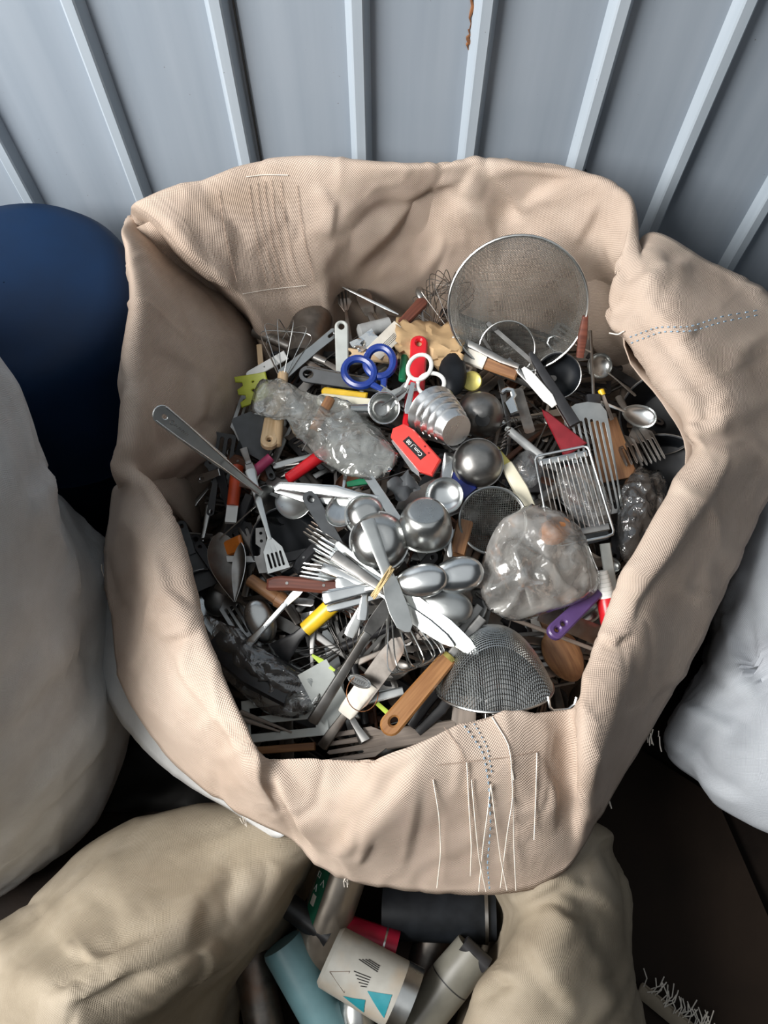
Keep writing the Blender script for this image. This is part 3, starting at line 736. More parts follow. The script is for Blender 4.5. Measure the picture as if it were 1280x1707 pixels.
def whisk(L, Lw, r, n=5, m='steel', hm='wood_light', hr=.008, wr=.0009):
    out = [('handle', round_handle(0, L - Lw, hr * .8, hr), hm)]
    x0 = L - Lw
    for k in range(n):
        a = math.pi * k / n; g = G(); path = []
        for i in range(25):
            q = i / 24 * 2 - 1   # -1..1
            s = abs(q); x = x0 + Lw * (1 - s ** 2.2)
            y = r * math.copysign(1, q) * math.sin(math.pi * min(1, s ** .8)) ** .75 * (.55 + .45 * (1 - s)) * 1.25 + (hr * .5 * q)
            path.append((x * 1.0 - .01, y * math.cos(a), y * math.sin(a)))
        g.tube(path, wr, 5); out.append(('wire', g, m))
    return out
def turner(L, hl, hw, nslot=6, m='steel', hm=None, hw0=.018, th=.0014, w1=None, handle_t=.008, slots=(.12, .9), bend=.0, hole=.004):
    x0 = L - hl; w1 = w1 or hw
    out_ = [(x0 - .02, -.005), (x0, -hw * .36), (x0 + hl * .08, -hw / 2), (L - .004, -w1 / 2), (L, -w1 / 2 + .004), (L, w1 / 2 - .004), (L - .004, w1 / 2), (x0 + hl * .08, hw / 2), (x0, hw * .36), (x0 - .02, .005)]
    holes = []
    p = hw * .86 / max(1, nslot)
    for k in range(nslot):
        y = -hw * .43 + p * (k + .5); holes.append(slot(x0 + hl * slots[0], x0 + hl * slots[1], y, p * .55))
    b = G().plate(out_, holes, th, bend=lambda x, y: bend * max(0, x - x0))
    h = flat_handle(0, x0 - .01, hw0, hw0 * .6, handle_t, hole)
    return [('blade', b, m), ('handle', h, hm or m)]
def mesh_cap(r, depth, pitch, wr, m='steel', power=2.0, rim=.0018, base=None, name='mesh'):
    """woven wire basket: opening in the XY plane, hollow side +Z, bottom at -depth"""
    def zz(x, y):
        q = min(1.0, math.sqrt(x * x + y * y) / r)
        return -depth * (1 - q ** power)
    g = G(); n = int(r / pitch)
    for ax in (0, 1):
        for k in range(-n, n + 1):
            c = k * pitch; h = math.sqrt(max(0, r * r - c * c))
            if h < pitch: continue
            ns = max(6, int(h * 2 / (r / 12)))
            path = []
            for i in range(ns + 1):
                t = -h + 2 * h * i / ns
                x, y = (t, c) if ax == 0 else (c, t)
                path.append((x, y, zz(x, y) + (wr * .7 if ax else -wr * .7)))
            g.tube(path, wr, 3, caps=False)
    rg = G(); rg.torus((0, 0, 0), r, r, rim, 48, 8)
    return [(name, g, m), ('rim', rg, 'steel')]
def dish(r, depth, th=.0014, n=10, seg=36, m='steel', lip=.002, flatb=.35):
    """bowl hollow to +Z, opening in XY"""
    pr = []
    for k in range(n + 1):
        q = k / n; a = q * math.pi / 2; rr = r * (flatb + (1 - flatb) * math.sin(a)) if k else 0.0001
        pr.append((-depth * math.cos(a), rr if k else .0001))
        if k == 0: pr.append((-depth, r * flatb))
    pr.append((.0, r + lip)); pr.append((.0012, r + lip)); pr.append((.0014, r - th))
    for k in range(n, -1, -1):
        q = k / n; a = q * math.pi / 2
        pr.append((-depth * math.cos(a) + th, max(.0001, r * (flatb + (1 - flatb) * math.sin(a)) - th)))
    pr.append((-depth + th, .0001))
    g = G(); g.lathe(pr, seg); g.xf(Matrix.Rotation(-math.pi / 2, 4, 'Y'))
    return g
def scissors(L, m='blue_plastic', rx=.026, ry=.021, tube=.0055, spread=14, ringoff=.03, blade=.5, thin=False):
    """loops at the tail (x near 0), blades to +X, pivot in between"""
    out = []
    pv = L * (1 - blade)
    for s in (1, -1):
        M_ = Matrix.Translation((pv, 0, s * .0016)) @ Matrix.Rotation(math.radians(s * spread), 4, 'Z')
        g = G(); g.torus((-pv + rx, 0, 0), rx, ry, tube, 26, 8)
        path = [(-pv + 2 * rx - .002, -s * ry * .25, 0), (-pv * .35, -s * .004, 0), (-.004, 0, 0)]
        g.tube(path, [tube, tube * .9, tube * .7], 8, flat=.6); g.xf(M_)
        out.append(('finger_loop', g, m))
        b = G().plate([(-.012, -.006), (0, -.008), (L - pv - .004, -.001), (L - pv, s * .001), (L - pv - .02, .005), (.01, .008), (-.012, .006)], (), .0018); b.xf(M_)
        out.append(('blade', b, 'steel'))
    g = G(); g.lathe([(-.004, .0001), (-.004, .0045), (.004, .0045), (.004, .0001)], 10); g.xf(Matrix.Translation((pv, 0, 0)) @ Matrix.Rotation(math.pi / 2, 4, 'Y')); out.append(('pivot_screw', g, 'steel_dull'))
    return out
def tool(L, hl, hm, shaft_m='steel', r=.009, flat=.7, hole=0, shaft_r=.002, ferrule=None, belly=.0015):
    """handle (tail) with a thin shaft"""
    if hole: h = flat_handle(0, hl, r * 2.1, r * 1.7, r * 1.5, hole, bevel=r * .45)
    else: h = round_handle(0, hl, r * .95, r * .8, belly=belly, flat=flat)
    out = [('handle', h, hm)]
    if ferrule:
        f = G(); f.lathe([(hl - .002, r * .86), (hl + .012, r * .8), (hl + .013, .001)], 12); out.append(('ferrule', f, ferrule))
    if L > hl + .005:
        s = G(); s.tube([(hl - .005, 0, 0), (L, 0, 0)], shaft_r, 6); out.append(('shaft', s, shaft_m))
    return out
def strip_bar(L, w=.012, th=.0016, m='steel', holes=(), taper=1.0):
    o_ = [(0, -w * .3), (.003, -w / 2), (L - .003, -w / 2 * taper), (L, -w * .3 * taper), (L, w * .3 * taper), (L - .003, w / 2 * taper), (.003, w / 2), (0, w * .3)]
    return [('strip', G().plate(o_, [ell(h, 0, .0026, .0026, 10) for h in holes], th), m)]
def pinned(parts, name):  # a one-piece tool keeps its single mesh
    return parts

# ------------------------------------------------------------------ placing
UPV = Vector((0, math.cos(TILT), math.sin(TILT))); RTV = Vector((1, 0, 0)); CAMP = Vector((0, 0, CAM_H))
REFS = []    # (px, py, short phrase) for things one can find
def PZ(t):
    return P(t[0], t[1], zs(t[0], t[1]) + t[2] * MM) if len(t) == 3 else P(t[0], t[1], t[3])
def frame(X, U, o):
    X = X.normalized(); Y = U.cross(X).normalized(); Z = X.cross(Y)
    return Matrix(((X.x, Y.x, Z.x, o.x), (X.y, Y.y, Z.y, o.y), (X.z, Y.z, Z.z, o.z), (0, 0, 0, 1)))
def build(name, label, cat, M, parts, group=None, ref=None, px=None):
    if len(parts) == 1:
        o = obj(name, parts[0][1], parts[0][2]); o.matrix_world = M; root = o
    else:
        root = empty(name, M)
        made = {}
        for p in parts:
            par = root
            if len(p) > 3 and p[3] in made: par = made[p[3]]
            made[p[0]] = obj(p[0], p[1], p[2], par)
    tag(root, label, cat, group)
    if ref and px: REFS.append((px[0], px[1], ref))
    return root
def I(name, label, cat, A, B, fn, *a, roll=0, ref=None, face=.6, group=None, **k):
    """a long thing from tail A to head B, (px, py, mm above the heap's surface)"""
    pa, pb = PZ(A), PZ(B); X = pb - pa; mid = (pa + pb) / 2
    U = (CAMP - mid).normalized() * face + Vector((0, 0, 1)) * (1 - face)
    M = frame(X, U, pa) @ Matrix.Rotation(math.radians(roll), 4, 'X')
    return build(name, label, cat, M, fn(X.length, *a, **k), group, ref, ((A[0] + B[0]) / 2, (A[1] + B[1]) / 2))
def D(name, label, cat, c, tilt, parts, spin=0, ref=None, group=None):
    """a thing round an axis: centre (px, py, mm), normal tilted (right, up) in the picture from facing the viewer"""
    p = PZ(c); t = (CAMP - p).normalized()
    n = (t * (tilt[2] if len(tilt) > 2 else 1) + RTV * tilt[0] + UPV * tilt[1]).normalized()
    X = RTV * math.cos(math.radians(spin)) + UPV * math.sin(math.radians(spin))
    X = (X - n * X.dot(n)).normalized()
    return build(name, label, cat, frame(X, n, p), parts, group, ref, (c[0], c[1]))
def crumple(g, amp, freq, seed):
    def fn(v):
        q = v * freq + Vector((seed, seed, seed))
        return v + Vector((noise.noise(q), noise.noise(q + Vector((5, 1, 2))), noise.noise(q + Vector((2, 8, 4))))) * amp
    return g.warp(fn)
def film_bag(name, label, outline, zoff, hgt, matname, ref=None, amp=.006, freq=28, seed=1, under=.4, nr=16, fold=.006, contents=(), extra=()):
    """bag of thin film following an outline on the heap: pillow with crumples"""
    cx = sum(p[0] for p in outline) / len(outline); cy = sum(p[1] for p in outline) / len(outline)
    ol = up_closed([[Vector((p[0], p[1], 0))] for p in outline], 6); ol = [q[0] for q in ol]
    c0 = PZ((cx, cy, zoff))
    edge = [PZ((q.x, q.y, zoff)) - c0 for q in ol]
    rows = []
    for side in (1, -1):
        rng = range(0, nr) if side == 1 else range(nr, -1, -1)
        for j in rng:
            t = max(.004, j / nr); row = []
            for e in edge:
                h = hgt * (1 - t ** 2.2) * side * (1 if side == 1 else under)
                p = e * t + Vector((0, 0, h)); row.append(p)
            rows.append(row)
    g = G(); g.grid(rows, True, True, True)
    def fn(v):
        q = v * freq + Vector((seed * 3.3, seed, -seed)); w = Vector((noise.noise(q), noise.noise(q + Vector((5, 1, 2))), noise.noise(q + Vector((2, 8, 4)))))
        d = noise.voronoi(q * .9 + w * .5)[0][0]
        return v + w * amp + Vector((0, 0, 1)) * (fold * (d - .4)) + Vector((0, 0, fold * .8 * (ridge(q * .6 + w) - .4)))
    g.warp(fn)
    root = empty(name, Matrix.Translation(c0)); obj('film', g, matname, root, angle=180)
    for p in extra:
        o = obj(p[0], p[1], p[2], root); o.matrix_parent_inverse = root.matrix_world.inverted()
    tag(root, label, 'plastic bag')
    if ref: REFS.append((cx, cy, ref))
    return root
# ------------------------------------------------------------------ the heap: things one can pick out
# --- left side
def big_server(L):
    h = flat_handle(0, L * .5, .029, .020, .0035, .0046, hx=.019); h.bar([(L * .48, 0, 0, .020, .0035), (L * .65, 0, 0, .013, .0035), (L * .82, 0, 0, .010, .0035)])
    out = [('handle', h, 'steel_matte')]
    for s in (1, -1):
        e = G(); e.tube([(.012, s * .0132, .0016), (L * .2, s * .0122, .002), (L * .5, s * .0072, .002), (L * .8, s * .0045, .0016)], .0016, 6); out.append(('handle_edge', e, 'steel_bright'))
    for k in range(5):
        e = G(); x = .034 + k * .0075
        if k == 0: e.torus((x, 0, .0022), .0034, .0034, .0005, 14, 4)
        else: e.tube([(x - .002, -.0022, .0021), (x, .0020, .0021), (x + .002, -.0016, .0021), (x + .003, .0014, .0021)], .0005, 4)
        out.append(('stamped_mark', e, 'steel_old'))
    b = G(); b.bowl(L * .78, L * .32, .062, .016, egg=-.1); out.append(('bowl', b, 'steel'))
    return out
I('serving_spoon', 'long steel serving spoon sticking out over the left rim', 'spoon', (258, 682, 0, .765), (470, 850, -40), big_server, roll=0, ref='the long serving spoon')
def lifter(L):
    h = G(); h.bar([(0, 0, 0, .010, .003), (.003, 0, 0, .019, .004), (.02, 0, 0, .0165, .004), (L * .6, 0, .002, .008, .004), (L * .72, 0, 0, .007, .004)])
    x0 = L * .72
    b = G().plate([(x0 - .003, -.0035), (x0 + .01, -.011), (x0 + .018, -.016), (L, -.019), (L, .019), (x0 + .018, .016), (x0 + .01, .011), (x0 - .003, .0035)], [slot(x0 + .023, L - .006, y, .0042) for y in (-.0105, -.0035, .0035, .0105)], .0016, bend=lambda x, y: -.15 * max(0, x - x0))
    return [('blade', b, 'steel_matte'), ('handle', h, 'steel_matte')]
I('cake_lifter', 'small slotted steel lifter with tapered handle', 'lifter', (416, 782, 12), (464, 948, 6), lifter, ref='the slotted lifter')
I('butter_spreader', 'short steel handle poking up above the slotted lifter', 'spreader', (406, 748, -6), (424, 800, -4), table_knife, m='steel_dull')
def leaf(L, w=.034, d=.010, m='steel_dull'):
    g = G(); rows = []
    for side in (0, 1):
        for j in (range(9) if side == 0 else range(8, -1, -1)):
            v = j / 8 * 2 - 1
            rows.append([(L * i / 16, v * w * math.sin(math.pi * min(1, (i / 16) ** .75 * .97 + .02)) , -d * (1 - v * v) * math.sin(math.pi * i / 16) + (.0014 if side else 0)) for i in range(17)])
    g.grid(rows)
    r = G(); pth = [(L * i / 16, w * math.sin(math.pi * min(1, (i / 16) ** .75 * .97 + .02)), 0) for i in range(17)]; pth += [(x, -y, z) for x, y, z in pth[::-1]]
    r.tube(pth, .0009, 5)
    return [('blade', g, m), ('blade_edge', r, 'steel')]
I('cake_server', 'dark pointed leaf shaped server, tip down', 'server', (366, 888, -10), (391, 1003, -12), leaf, .030, roll=-20, ref='the dark leaf shaped server', m='steel_old')
I('cake_server', 'narrow greenish pointed server overlapping the dark leaf one', 'server', (402, 905, 0), (392, 1003, -6), leaf, .015, roll=40, m='steel_dull')
I('peeler', 'orange red handled peeler with white collar at the left', 'peeler', (396, 775, -35), (384, 875, -25), lambda L: [('handle', round_handle(0, L * .7, .012, .011, flat=.8), 'orange_red'), ('collar', G().box((L * .83, 0, 0), (L * .28, .020, .008)), 'white_plastic')], ref='the orange red peeler')
I('skewer', 'thin steel skewer crossing beside the slotted lifter', 'skewer', (366, 898, -5), (432, 838, 4), lambda L: [('rod', G().tube([(0, 0, 0), (L, 0, 0)], .0013, 6), 'steel')])
I('scoop', 'amber orange plastic scoop between the two pointed servers', 'scoop', (352, 925, -30), (404, 905, -22), lambda L: [('handle', flat_handle(0, L, .026, .03, .01, 0), 'orange_plastic')])
I('label_strip', 'white strip lying under the pointed servers', 'strip', (360, 932, -22), (435, 932, -26), strip_bar, w=.010, m='white_plastic')
I('bottle_opener', 'flat grey steel can opener beside the slotted lifter', 'opener', (434, 880, -12), (440, 955, -16), lambda L: [('plate', G().plate([(0, -.008), (L * .35, -.010), (L * .45, -.002), (L * .6, -.004), (L * .66, -.014), (L, -.008), (L, .008), (0, .008)], [ell(.010, 0, .003, .003, 10), ell(.024, 0, .003, .003, 10)], .0018), 'steel_dull')])
I('rolling_pin', 'worn orange brown wooden handle under the red brown knife', 'handle', (414, 965, -6), (472, 1003, -12), lambda L: [('grip', round_handle(0, L, .011, .012), 'wood_brown'), ('end_knob', round_handle(L * .8, L * 1.08, .015, .013), 'wood_brown')])
I('kitchen_knife', 'knife with red brown riveted wooden handle', 'knife', (445, 971, 14), (680, 985, -10), riveted_knife, ref='the red brown knife handle', hb=.52)
I('table_spoon', 'steel spoon lying face down at the left below the pointed servers', 'spoon', (476, 1140, -40), (421, 1000, -8), spoon, .078, .05, 'steel', up=-1, depth=.014, ref='the face down spoon')
I('table_knife', 'bright flat steel cutlery handle slanting over the face down spoon', 'knife', (412, 1076, 8), (508, 972, 4), table_knife, m='steel_bright', hb=.65, hw=.013, ht=.003, bw=.014)
I('spatula', 'black nylon spatula with a yellow grip', 'spatula', (555, 1008, 4), (462, 1092, -14), lambda L: [('grip', round_handle(-.004, .062, .014, .013, flat=.8), 'yellow_plastic'), ('blade', G().bar([(.050, 0, 0, .014, .006), (.080, 0, 0, .018, .006), (.10, 0, 0, .030, .004), (L, 0, -.004, .044, .003)]), 'black_plastic')], ref='the yellow grip')
I('spreader', 'black wide nylon turner blade hanging deep at the left edge', 'turner', (300, 870, -40), (345, 980, -60), turner, .06, .05, 0, 'charcoal_plastic')
for k, (a, b, lab) in enumerate([((330, 800, -20), (352, 792, -20), 'small bright ring pull handle end in the dark left corner')]):
    I('ring_pull', lab, 'ring pull', a, b, lambda L: [('end', flat_handle(0, L * 1.6, .016, .012, .003, .004), 'steel_bright')])
I('nylon_turner', 'dark grey nylon turner standing against the left cloth', 'turner', (455, 800, -60), (408, 690, 10), turner, .075, .055, 0, 'charcoal_plastic', hw0=.014, th=.003, ref='the dark nylon turner')
I('nylon_turner', 'black slotted nylon turner in the shade of the left cloth', 'turner', (350, 860, -70), (372, 722, -10), turner, .07, .05, 3, 'black_plastic', hw0=.014, th=.003)
I('wooden_spoon', 'light wooden handle with a hanging hole under the milky bag', 'spoon', (447, 748, -4), (462, 640, -20), lambda L: [('handle', flat_handle(0, L, .031, .022, .014, .0045, bevel=.005), 'wood_light')], ref='the light wooden handle')
I('pastry_brush', 'brown wooden pick with dark ferrule lying on the milky bag', 'pick', (552, 662, 38), (504, 752, 22), lambda L: tool(L, L * .66, 'wood_brown', 'steel_dull', .0095, ferrule='steel_old', shaft_r=.0013), ref='the brown wooden pick')
I('paring_tool', 'red plastic handle under the lower edge of the milky bag', 'handle', (478, 800, -6), (545, 752, -8), lambda L: [('grip', round_handle(0, L, .0105, .012), 'red_plastic')], ref='the lower red handle')
I('paring_tool', 'pink plastic handle in the dark beside the light wooden one', 'handle', (420, 790, -28), (452, 762, -26), lambda L: [('grip', round_handle(0, L, .010, .009), 'pink_plastic')])
def lime(L):
    pts = [(0, -.022), (L * .3, -.024)]
    n = 5
    for k in range(n): y = -.026 + .05 * k / (n - 1); pts += [(L * (.78 if k % 2 else 1.0), y - .004), (L * (.78 if k % 2 else 1.0), y + .004)]
    pts += [(L * .3, .026), (0, .02)]
    return [('comb', G().plate(pts, [ell(L * .5, .004, .005, .004, 8), ell(L * .45, -.012, .004, .003, 8)], .005, bevel=.0015), 'lime_plastic')]
I('pasta_server', 'olive green toothed plastic server at the left edge', 'server', (446, 640, -4), (398, 655, -4), lime, ref='the olive green server')
I('paring_knife', 'white flat plastic knife handle under the wire whisk', 'knife', (412, 628, -6), (476, 592, -4), lambda L: [('handle', flat_handle(0, L, .015, .016, .004, .0022, hx=L * .45), 'white_plastic')])
I('paint_stick', 'pale wooden stick end standing at the left edge', 'stick', (432, 575, -6), (436, 622, -30), lambda L: [('stick', G().bar([(0, 0, 0, .011, .006), (L, 0, 0, .012, .006)]), 'wood_light')])
I('whisk', 'wire whisk with its loops fanned up by the olive green server', 'whisk', (462, 745, -14), (478, 545, 34), whisk, .105, .045, 5, 'steel', 'wood_light', .010, ref='the fanned wire whisk')
I('steel_pestle', 'grey steel tube handle lying against the back left cloth', 'handle', (422, 552, 0), (545, 605, -10), lambda L: [('handle', round_handle(0, L, .011, .009), 'steel_dull')])
I('sifter_cup', 'dim grey cup beside the tube handle at the back left', 'cup', (505, 600, -26), (520, 530, -18), lambda L: [('cup', G().lathe([(0, .0001), (0, .035), (L, .042), (L, .040), (.002, .033), (.002, .0001)], 24), 'steel_old')])
I('peeler', 'long grey metal peeler with a slotted end behind the whisk', 'peeler', (560, 552, 10), (470, 625, 4), lambda L: [('body', G().plate([(0, -.007), (.004, -.009), (L * .4, -.008), (L, -.011), (L, .011), (L * .4, .008), (.004, .009), (0, .007)], [slot(.006, .022, 0, .007)], .003, bevel=.001), 'steel_satin')], ref='the long grey peeler')
I('gravy_spoon', 'black folded ladle handle behind the milky bag', 'ladle', (500, 622, 2), (640, 645, 0), lambda L: [('handle', flat_handle(0, L, .030, .022, .008, .009, bevel=.003), 'charcoal_plastic'), ('rim_line', G().tube([(.012, .0125, .004), (L, .0095, .004)], .0012, 5), 'steel_dull')])
I('crab_tool', 'dark steel garlic press arms between whisk and blue scissors', 'press', (510, 585, -6), (565, 630, -10), lambda L: [('upper_arm', G().bar([(0, 0, 0, .010, .007), (L, .012, 0, .012, .007)]), 'steel_old'), ('lower_arm', G().bar([(0, -.018, 0, .010, .007), (L, -.006, 0, .014, .007)]), 'steel_old')])
# --- back
I('dish_brush', 'light grey plastic handle with a hanging hole, standing upright', 'handle', (569, 535, 30), (571, 640, -10), lambda L: [('handle', flat_handle(0, L, .026, .023, .008, .0062, bevel=.0025, hx=.013), 'light_grey_plastic')], ref='the light grey handle')
I('wooden_spatula', 'small pale wooden handle with a hole beside the blue scissors', 'handle', (572, 588, 4), (650, 598, -4), lambda L: [('handle', flat_handle(0, L, .020, .02, .010, .004), 'wood_light')])
I('scissors', 'kitchen scissors with blue plastic finger loops', 'scissors', (602, 588, 44), (668, 700, 0), scissors, 'blue_plastic', .029, .025, .0075, 21, blade=.42, ref='the blue scissors', roll=0)
I('scissors', 'small scissors with white finger loops', 'scissors', (730, 612, 62), (640, 672, 26), scissors, 'white_plastic', .024, .0195, .0038, 21, blade=.36, ref='the white scissors')
I('can_opener', 'red plastic tool handle with a hole by the white scissors', 'handle', (699, 562, 40), (692, 690, 4), lambda L: [('grip', flat_handle(0, L, .032, .026, .016, .0055, bevel=.006, hx=.017), 'red_plastic')], ref='the red tool handle')
I('can_opener', 'slim red handle half hidden behind the red tool handle', 'handle', (684, 640, 18), (676, 710, 4), lambda L: [('grip', flat_handle(0, L, .014, .012, .012, 0, bevel=.004), 'red_plastic')])
I('screwdriver', 'green handled pick between the blue and white scissors', 'pick', (671, 636, 16), (677, 560, 20), lambda L: tool(L, L * .55, 'green_plastic', 'steel', .008, shaft_r=.0013), ref='the green pick')
I('soup_ladle', 'black round ladle cup wrapped in film behind the white scissors', 'ladle', (753, 585, 16), (756, 660, 6), lambda L: [('cup', G().bowl(0, L, .052, .02, up=-1, egg=0), 'nonstick')])
D('gold_disc', 'dull gold jar lid behind the aluminium measuring cup', 'lid', (786, 636, 0), (.1, .1), [('lid', G().lathe([(0, .0001), (0, .017), (.004, .019), (.006, .017), (.0045, .015), (.004, .0001)], 24).xf(Matrix.Rotation(-math.pi / 2, 4, 'Y')), 'brass')], ref='the gold lid')
g = G(); nn = 14
rows = [[PZ((660 + 112 * i / nn + 8 * noise.noise(Vector((j * .7, i * .3, 1))), 530 + 72 * j / nn + i * 1.2 + 10 * noise.noise(Vector((i * .5, j * .5, 4))), 8 + 26 * math.sin(math.pi * j / nn) + 7 * noise.noise(Vector((i * .45, j * .45, 9))))) for i in range(nn + 1)] for j in range(nn + 1)]
c0 = rows[7][7].copy(); g.grid([[p - c0 for p in r_] for r_ in rows])
o = obj('paper_scrap', g, 'kraft', None, angle=25); o.location = c0; md = o.modifiers.new('t', 'SOLIDIFY'); md.thickness = .0012
tag(o, 'crumpled brown kraft paper behind the red tool handle', 'paper'); REFS.append((720, 560, 'the kraft paper'))
I('foil_scrap', 'crumpled bit of silver foil near the light grey handle', 'foil', (590, 580, 16), (626, 558, 22), lambda L: [('foil', crumple(G().grid([[(L * i / 8, -.014 + .028 * j / 6, 0) for i in range(9)] for j in range(7)]), .010, 60, 3), 'foil')])
I('card_packet', 'white printed packet at the back beside the foil', 'packet', (622, 590, 10), (668, 545, 16), lambda L: [('packet', G().box((L / 2, 0, 0), (L, .034, .002)), 'paper_white')] + [('print_line', G().box((L * .55, -.009 + .003 * k, .0013), (L * .4, .0008, .0004)), 'ink') for k in range(4)])
I('bottle_stub', 'grey round plastic spout at the back', 'spout', (596, 556, 4), (650, 540, 6), lambda L: [('spout', round_handle(0, L, .017, .014), 'grey_plastic')])
I('table_fork', 'dark fork with upright tines at the back wall of the sack', 'fork', (585, 590, -20), (572, 480, 16), fork, .055, .026, 4, 'steel_old', ref='the dark upright fork')
I('skewer', 'long thin steel rod sloping down from the back cloth', 'skewer', (560, 473, 34), (664, 524, 8), lambda L: [('rod', G().bar([(0, 0, 0, .003, .002), (L * .8, 0, 0, .006, .002), (L, 0, 0, .002, .001)]), 'steel_bright')], ref='the long thin rod')
I('steel_strip', 'dark flat steel tool at the back next to the long rod', 'tool', (618, 498, -4), (660, 560, -6), strip_bar, w=.016, m='steel_old', holes=(.01, .02))
I('wooden_spatula', 'dark red wooden handle slanting at the back', 'handle', (708, 500, 8), (662, 548, 2), lambda L: [('handle', flat_handle(0, L, .024, .018, .012, 0), 'wood_red')])
I('tea_spoon', 'small dull spoon standing at the back beside the tangled wires', 'spoon', (708, 560, -14), (699, 478, 24), spoon, .030, .018, 'steel_dull', depth=.005, up=-1, hw=.008)
I('whisk', 'tangled dark wire whisk by the big fine sieve', 'whisk', (700, 600, -30), (756, 470, 16), whisk, .11, .048, 8, 'steel_old', 'black_plastic', ref='the tangled whisk')
I('whisk', 'bent wire loops at the back of the heap, half behind the big sieve', 'whisk', (775, 600, -40), (720, 484, 6), whisk, .10, .05, 6, 'steel_dull', 'black_plastic')
I('butter_knife', 'dark grey flat blade standing at the back cloth', 'knife', (632, 560, -14), (598, 482, 10), table_knife, m='steel_old', bw=.03)
I('ice_cream_scoop', 'yellow plastic handle between milky bag and blue scissors', 'handle', (536, 652, 4), (612, 662, 0), lambda L: [('handle', flat_handle(0, L, .016, .016, .008, 0), 'yellow_plastic')], ref='the yellow handle')
I('potato_masher', 'cream plastic handle with a hole below the yellow one', 'handle', (528, 668, 14), (624, 676, 8), lambda L: [('handle', flat_handle(0, L, .027, .022, .012, .007, bevel=.004), 'cream_plastic')])
# --- big fine sieve against the back cloth
big = mesh_cap(.124, .052, .0024, .00056, 'steel', 5.0, .0026)
band = G(); band.lathe([(0, .124), (-.004, .1245), (-.030, .122), (-.046, .112)], 56); band.xf(Matrix.Rotation(-math.pi / 2, 4, 'Y'))
big.append(('collar', band, 'film_frosted'))
hb_ = G(); hb_.bar([(-.04, -.116, .002, .010, .004), (.0, -.132, .003, .012, .005), (.05, -.150, .004, .012, .005)]); big.append(('handle_bracket', hb_, 'steel_dull'))
big.append(('wooden_grip', G().bar([(.121, -.010, .004, .010, .012), (.121, -.045, .004, .017, .014), (.121, -.085, .004, .014, .014)]), 'wood_red'))
D('fine_sieve', 'big round fine mesh sieve leaning on the back cloth', 'sieve', (862, 512, 0, .665), (0.0, -.30), big, ref='the big fine sieve')
s2_ = mesh_cap(.052, .018, .002, .0004, 'steel_dull', 3.0, .0018)
s2_.append(('handle', G().bar([(.0, -.050, 0, .006, .002), (-.046, .02, 0.004, .006, .002)]), 'steel_dull'))
D('small_sieve', 'small flat tea sieve in front of the big fine sieve', 'sieve', (845, 582, 26), (.05, -.15), s2_, ref='the small tea sieve')
I('steel_ruler', 'long flat steel bar crossing the small tea sieve', 'bar', (812, 538, 50), (890, 606, 36), strip_bar, w=.008, m='steel_dull')
I('mandolin_slicer', 'square grey metal rail below the big sieve', 'rail', (756, 560, 26), (838, 602, 22), lambda L: [('rail', G().bar([(0, 0, 0, .014, .008), (L * .8, 0, 0, .014, .008), (L, 0, 0, .012, .008)]), 'steel_dull'), ('clamp', G().bar([(L * 1.0, 0, 0, .012, .01), (L * 1.3, .004, 0, .011, .01)]), 'steel_dull')])
I('wooden_brush', 'rusty brown wooden handle below the square rail', 'handle', (770, 590, 8), (862, 626, 6), lambda L: [('handle', flat_handle(0, L, .026, .020, .010, 0), 'wood_brown'), ('paper_wrap', G().bar([(L * .05, 0, .001, .030, .015), (L * .42, 0, .001, .029, .014)]), 'paper_white')], ref='the rusty brown handle')
I('hinge_tool', 'pair of dark hinged cutter arms under the black frying ladle', 'cutter', (846, 600, 14), (905, 662, 10), lambda L: [('arm', G().bar([(0, 0, 0, .014, .008), (L * .3, 0, 0, .010, .008), (L, 0, 0, .006, .004)]), 'steel_dull'), ('pin', G().lathe([(-.006, .001), (-.006, .004), (.006, .004), (.006, .001)], 8).xf(Matrix.Translation((L * .3, 0, 0)) @ Matrix.Rotation(math.pi / 2, 4, 'Y')), 'steel_bright')])
I('steel_strip', 'dark steel strip running down from the hinged cutter', 'strip', (862, 648, 2), (884, 722, -14), strip_bar, w=.019, m='steel_old')
D('frying_ladle', 'black nonstick ladle with steel rim, right of the tea sieve', 'ladle', (930, 626, 28), (.15, -.05), [('bowl', dish(.041, .022, m='nonstick'), 'nonstick'), ('rim', G().torus((0, 0, .001), .0425, .0425, .0011, 36, 6), 'steel'), ('inner_plate', G().plate(slot(-.026, .0, -.006, .011), (), .001).xf(Matrix.Translation((0, 0, -.014))), 'steel_dull')], ref='the black ladle')
I('frying_spatula', 'long black handle in front of the black ladle', 'handle', (884, 588, 46), (958, 708, 34), lambda L: [('handle', G().bar([(0, 0, 0, .008, .006), (L * .1, 0, 0, .014, .008), (L * .5, 0, 0, .020, .010), (L, 0, 0, .022, .010)]), 'black_plastic'), ('edge_trim', G().tube([(L * .2, -.011, .005), (L, -.0125, .006)], .0008, 5), 'steel_dull')])
I('scraper', 'pale mint white plastic scraper beside the black handle', 'scraper', (872, 614, 40), (924, 676, 34), lambda L: [('blade', G().plate([(0, -.002), (L * .15, -.006), (L * .3, -.010), (L * .8, -.009), (L * .9, -.006), (L, -.005), (L, .004), (L * .8, .009), (L * .3, .008), (L * .15, .007), (0, .003)], (), .004, bevel=.0012), 'white_plastic')], ref='the mint white scraper')
I('wire_hook', 'bent steel wire loop at the right foot of the big sieve', 'hook', (916, 552, 74), (986, 584, 50), lambda L: [('wire', G().tube([(L, -.004, 0), (L * .5, -.003, 0), (.012, -.004, 0), (.003, -.012, 0), (.004, -.022, 0), (.014, -.028, 0), (L * .45, -.034, 0)], .0016, 6), 'steel_bright')])
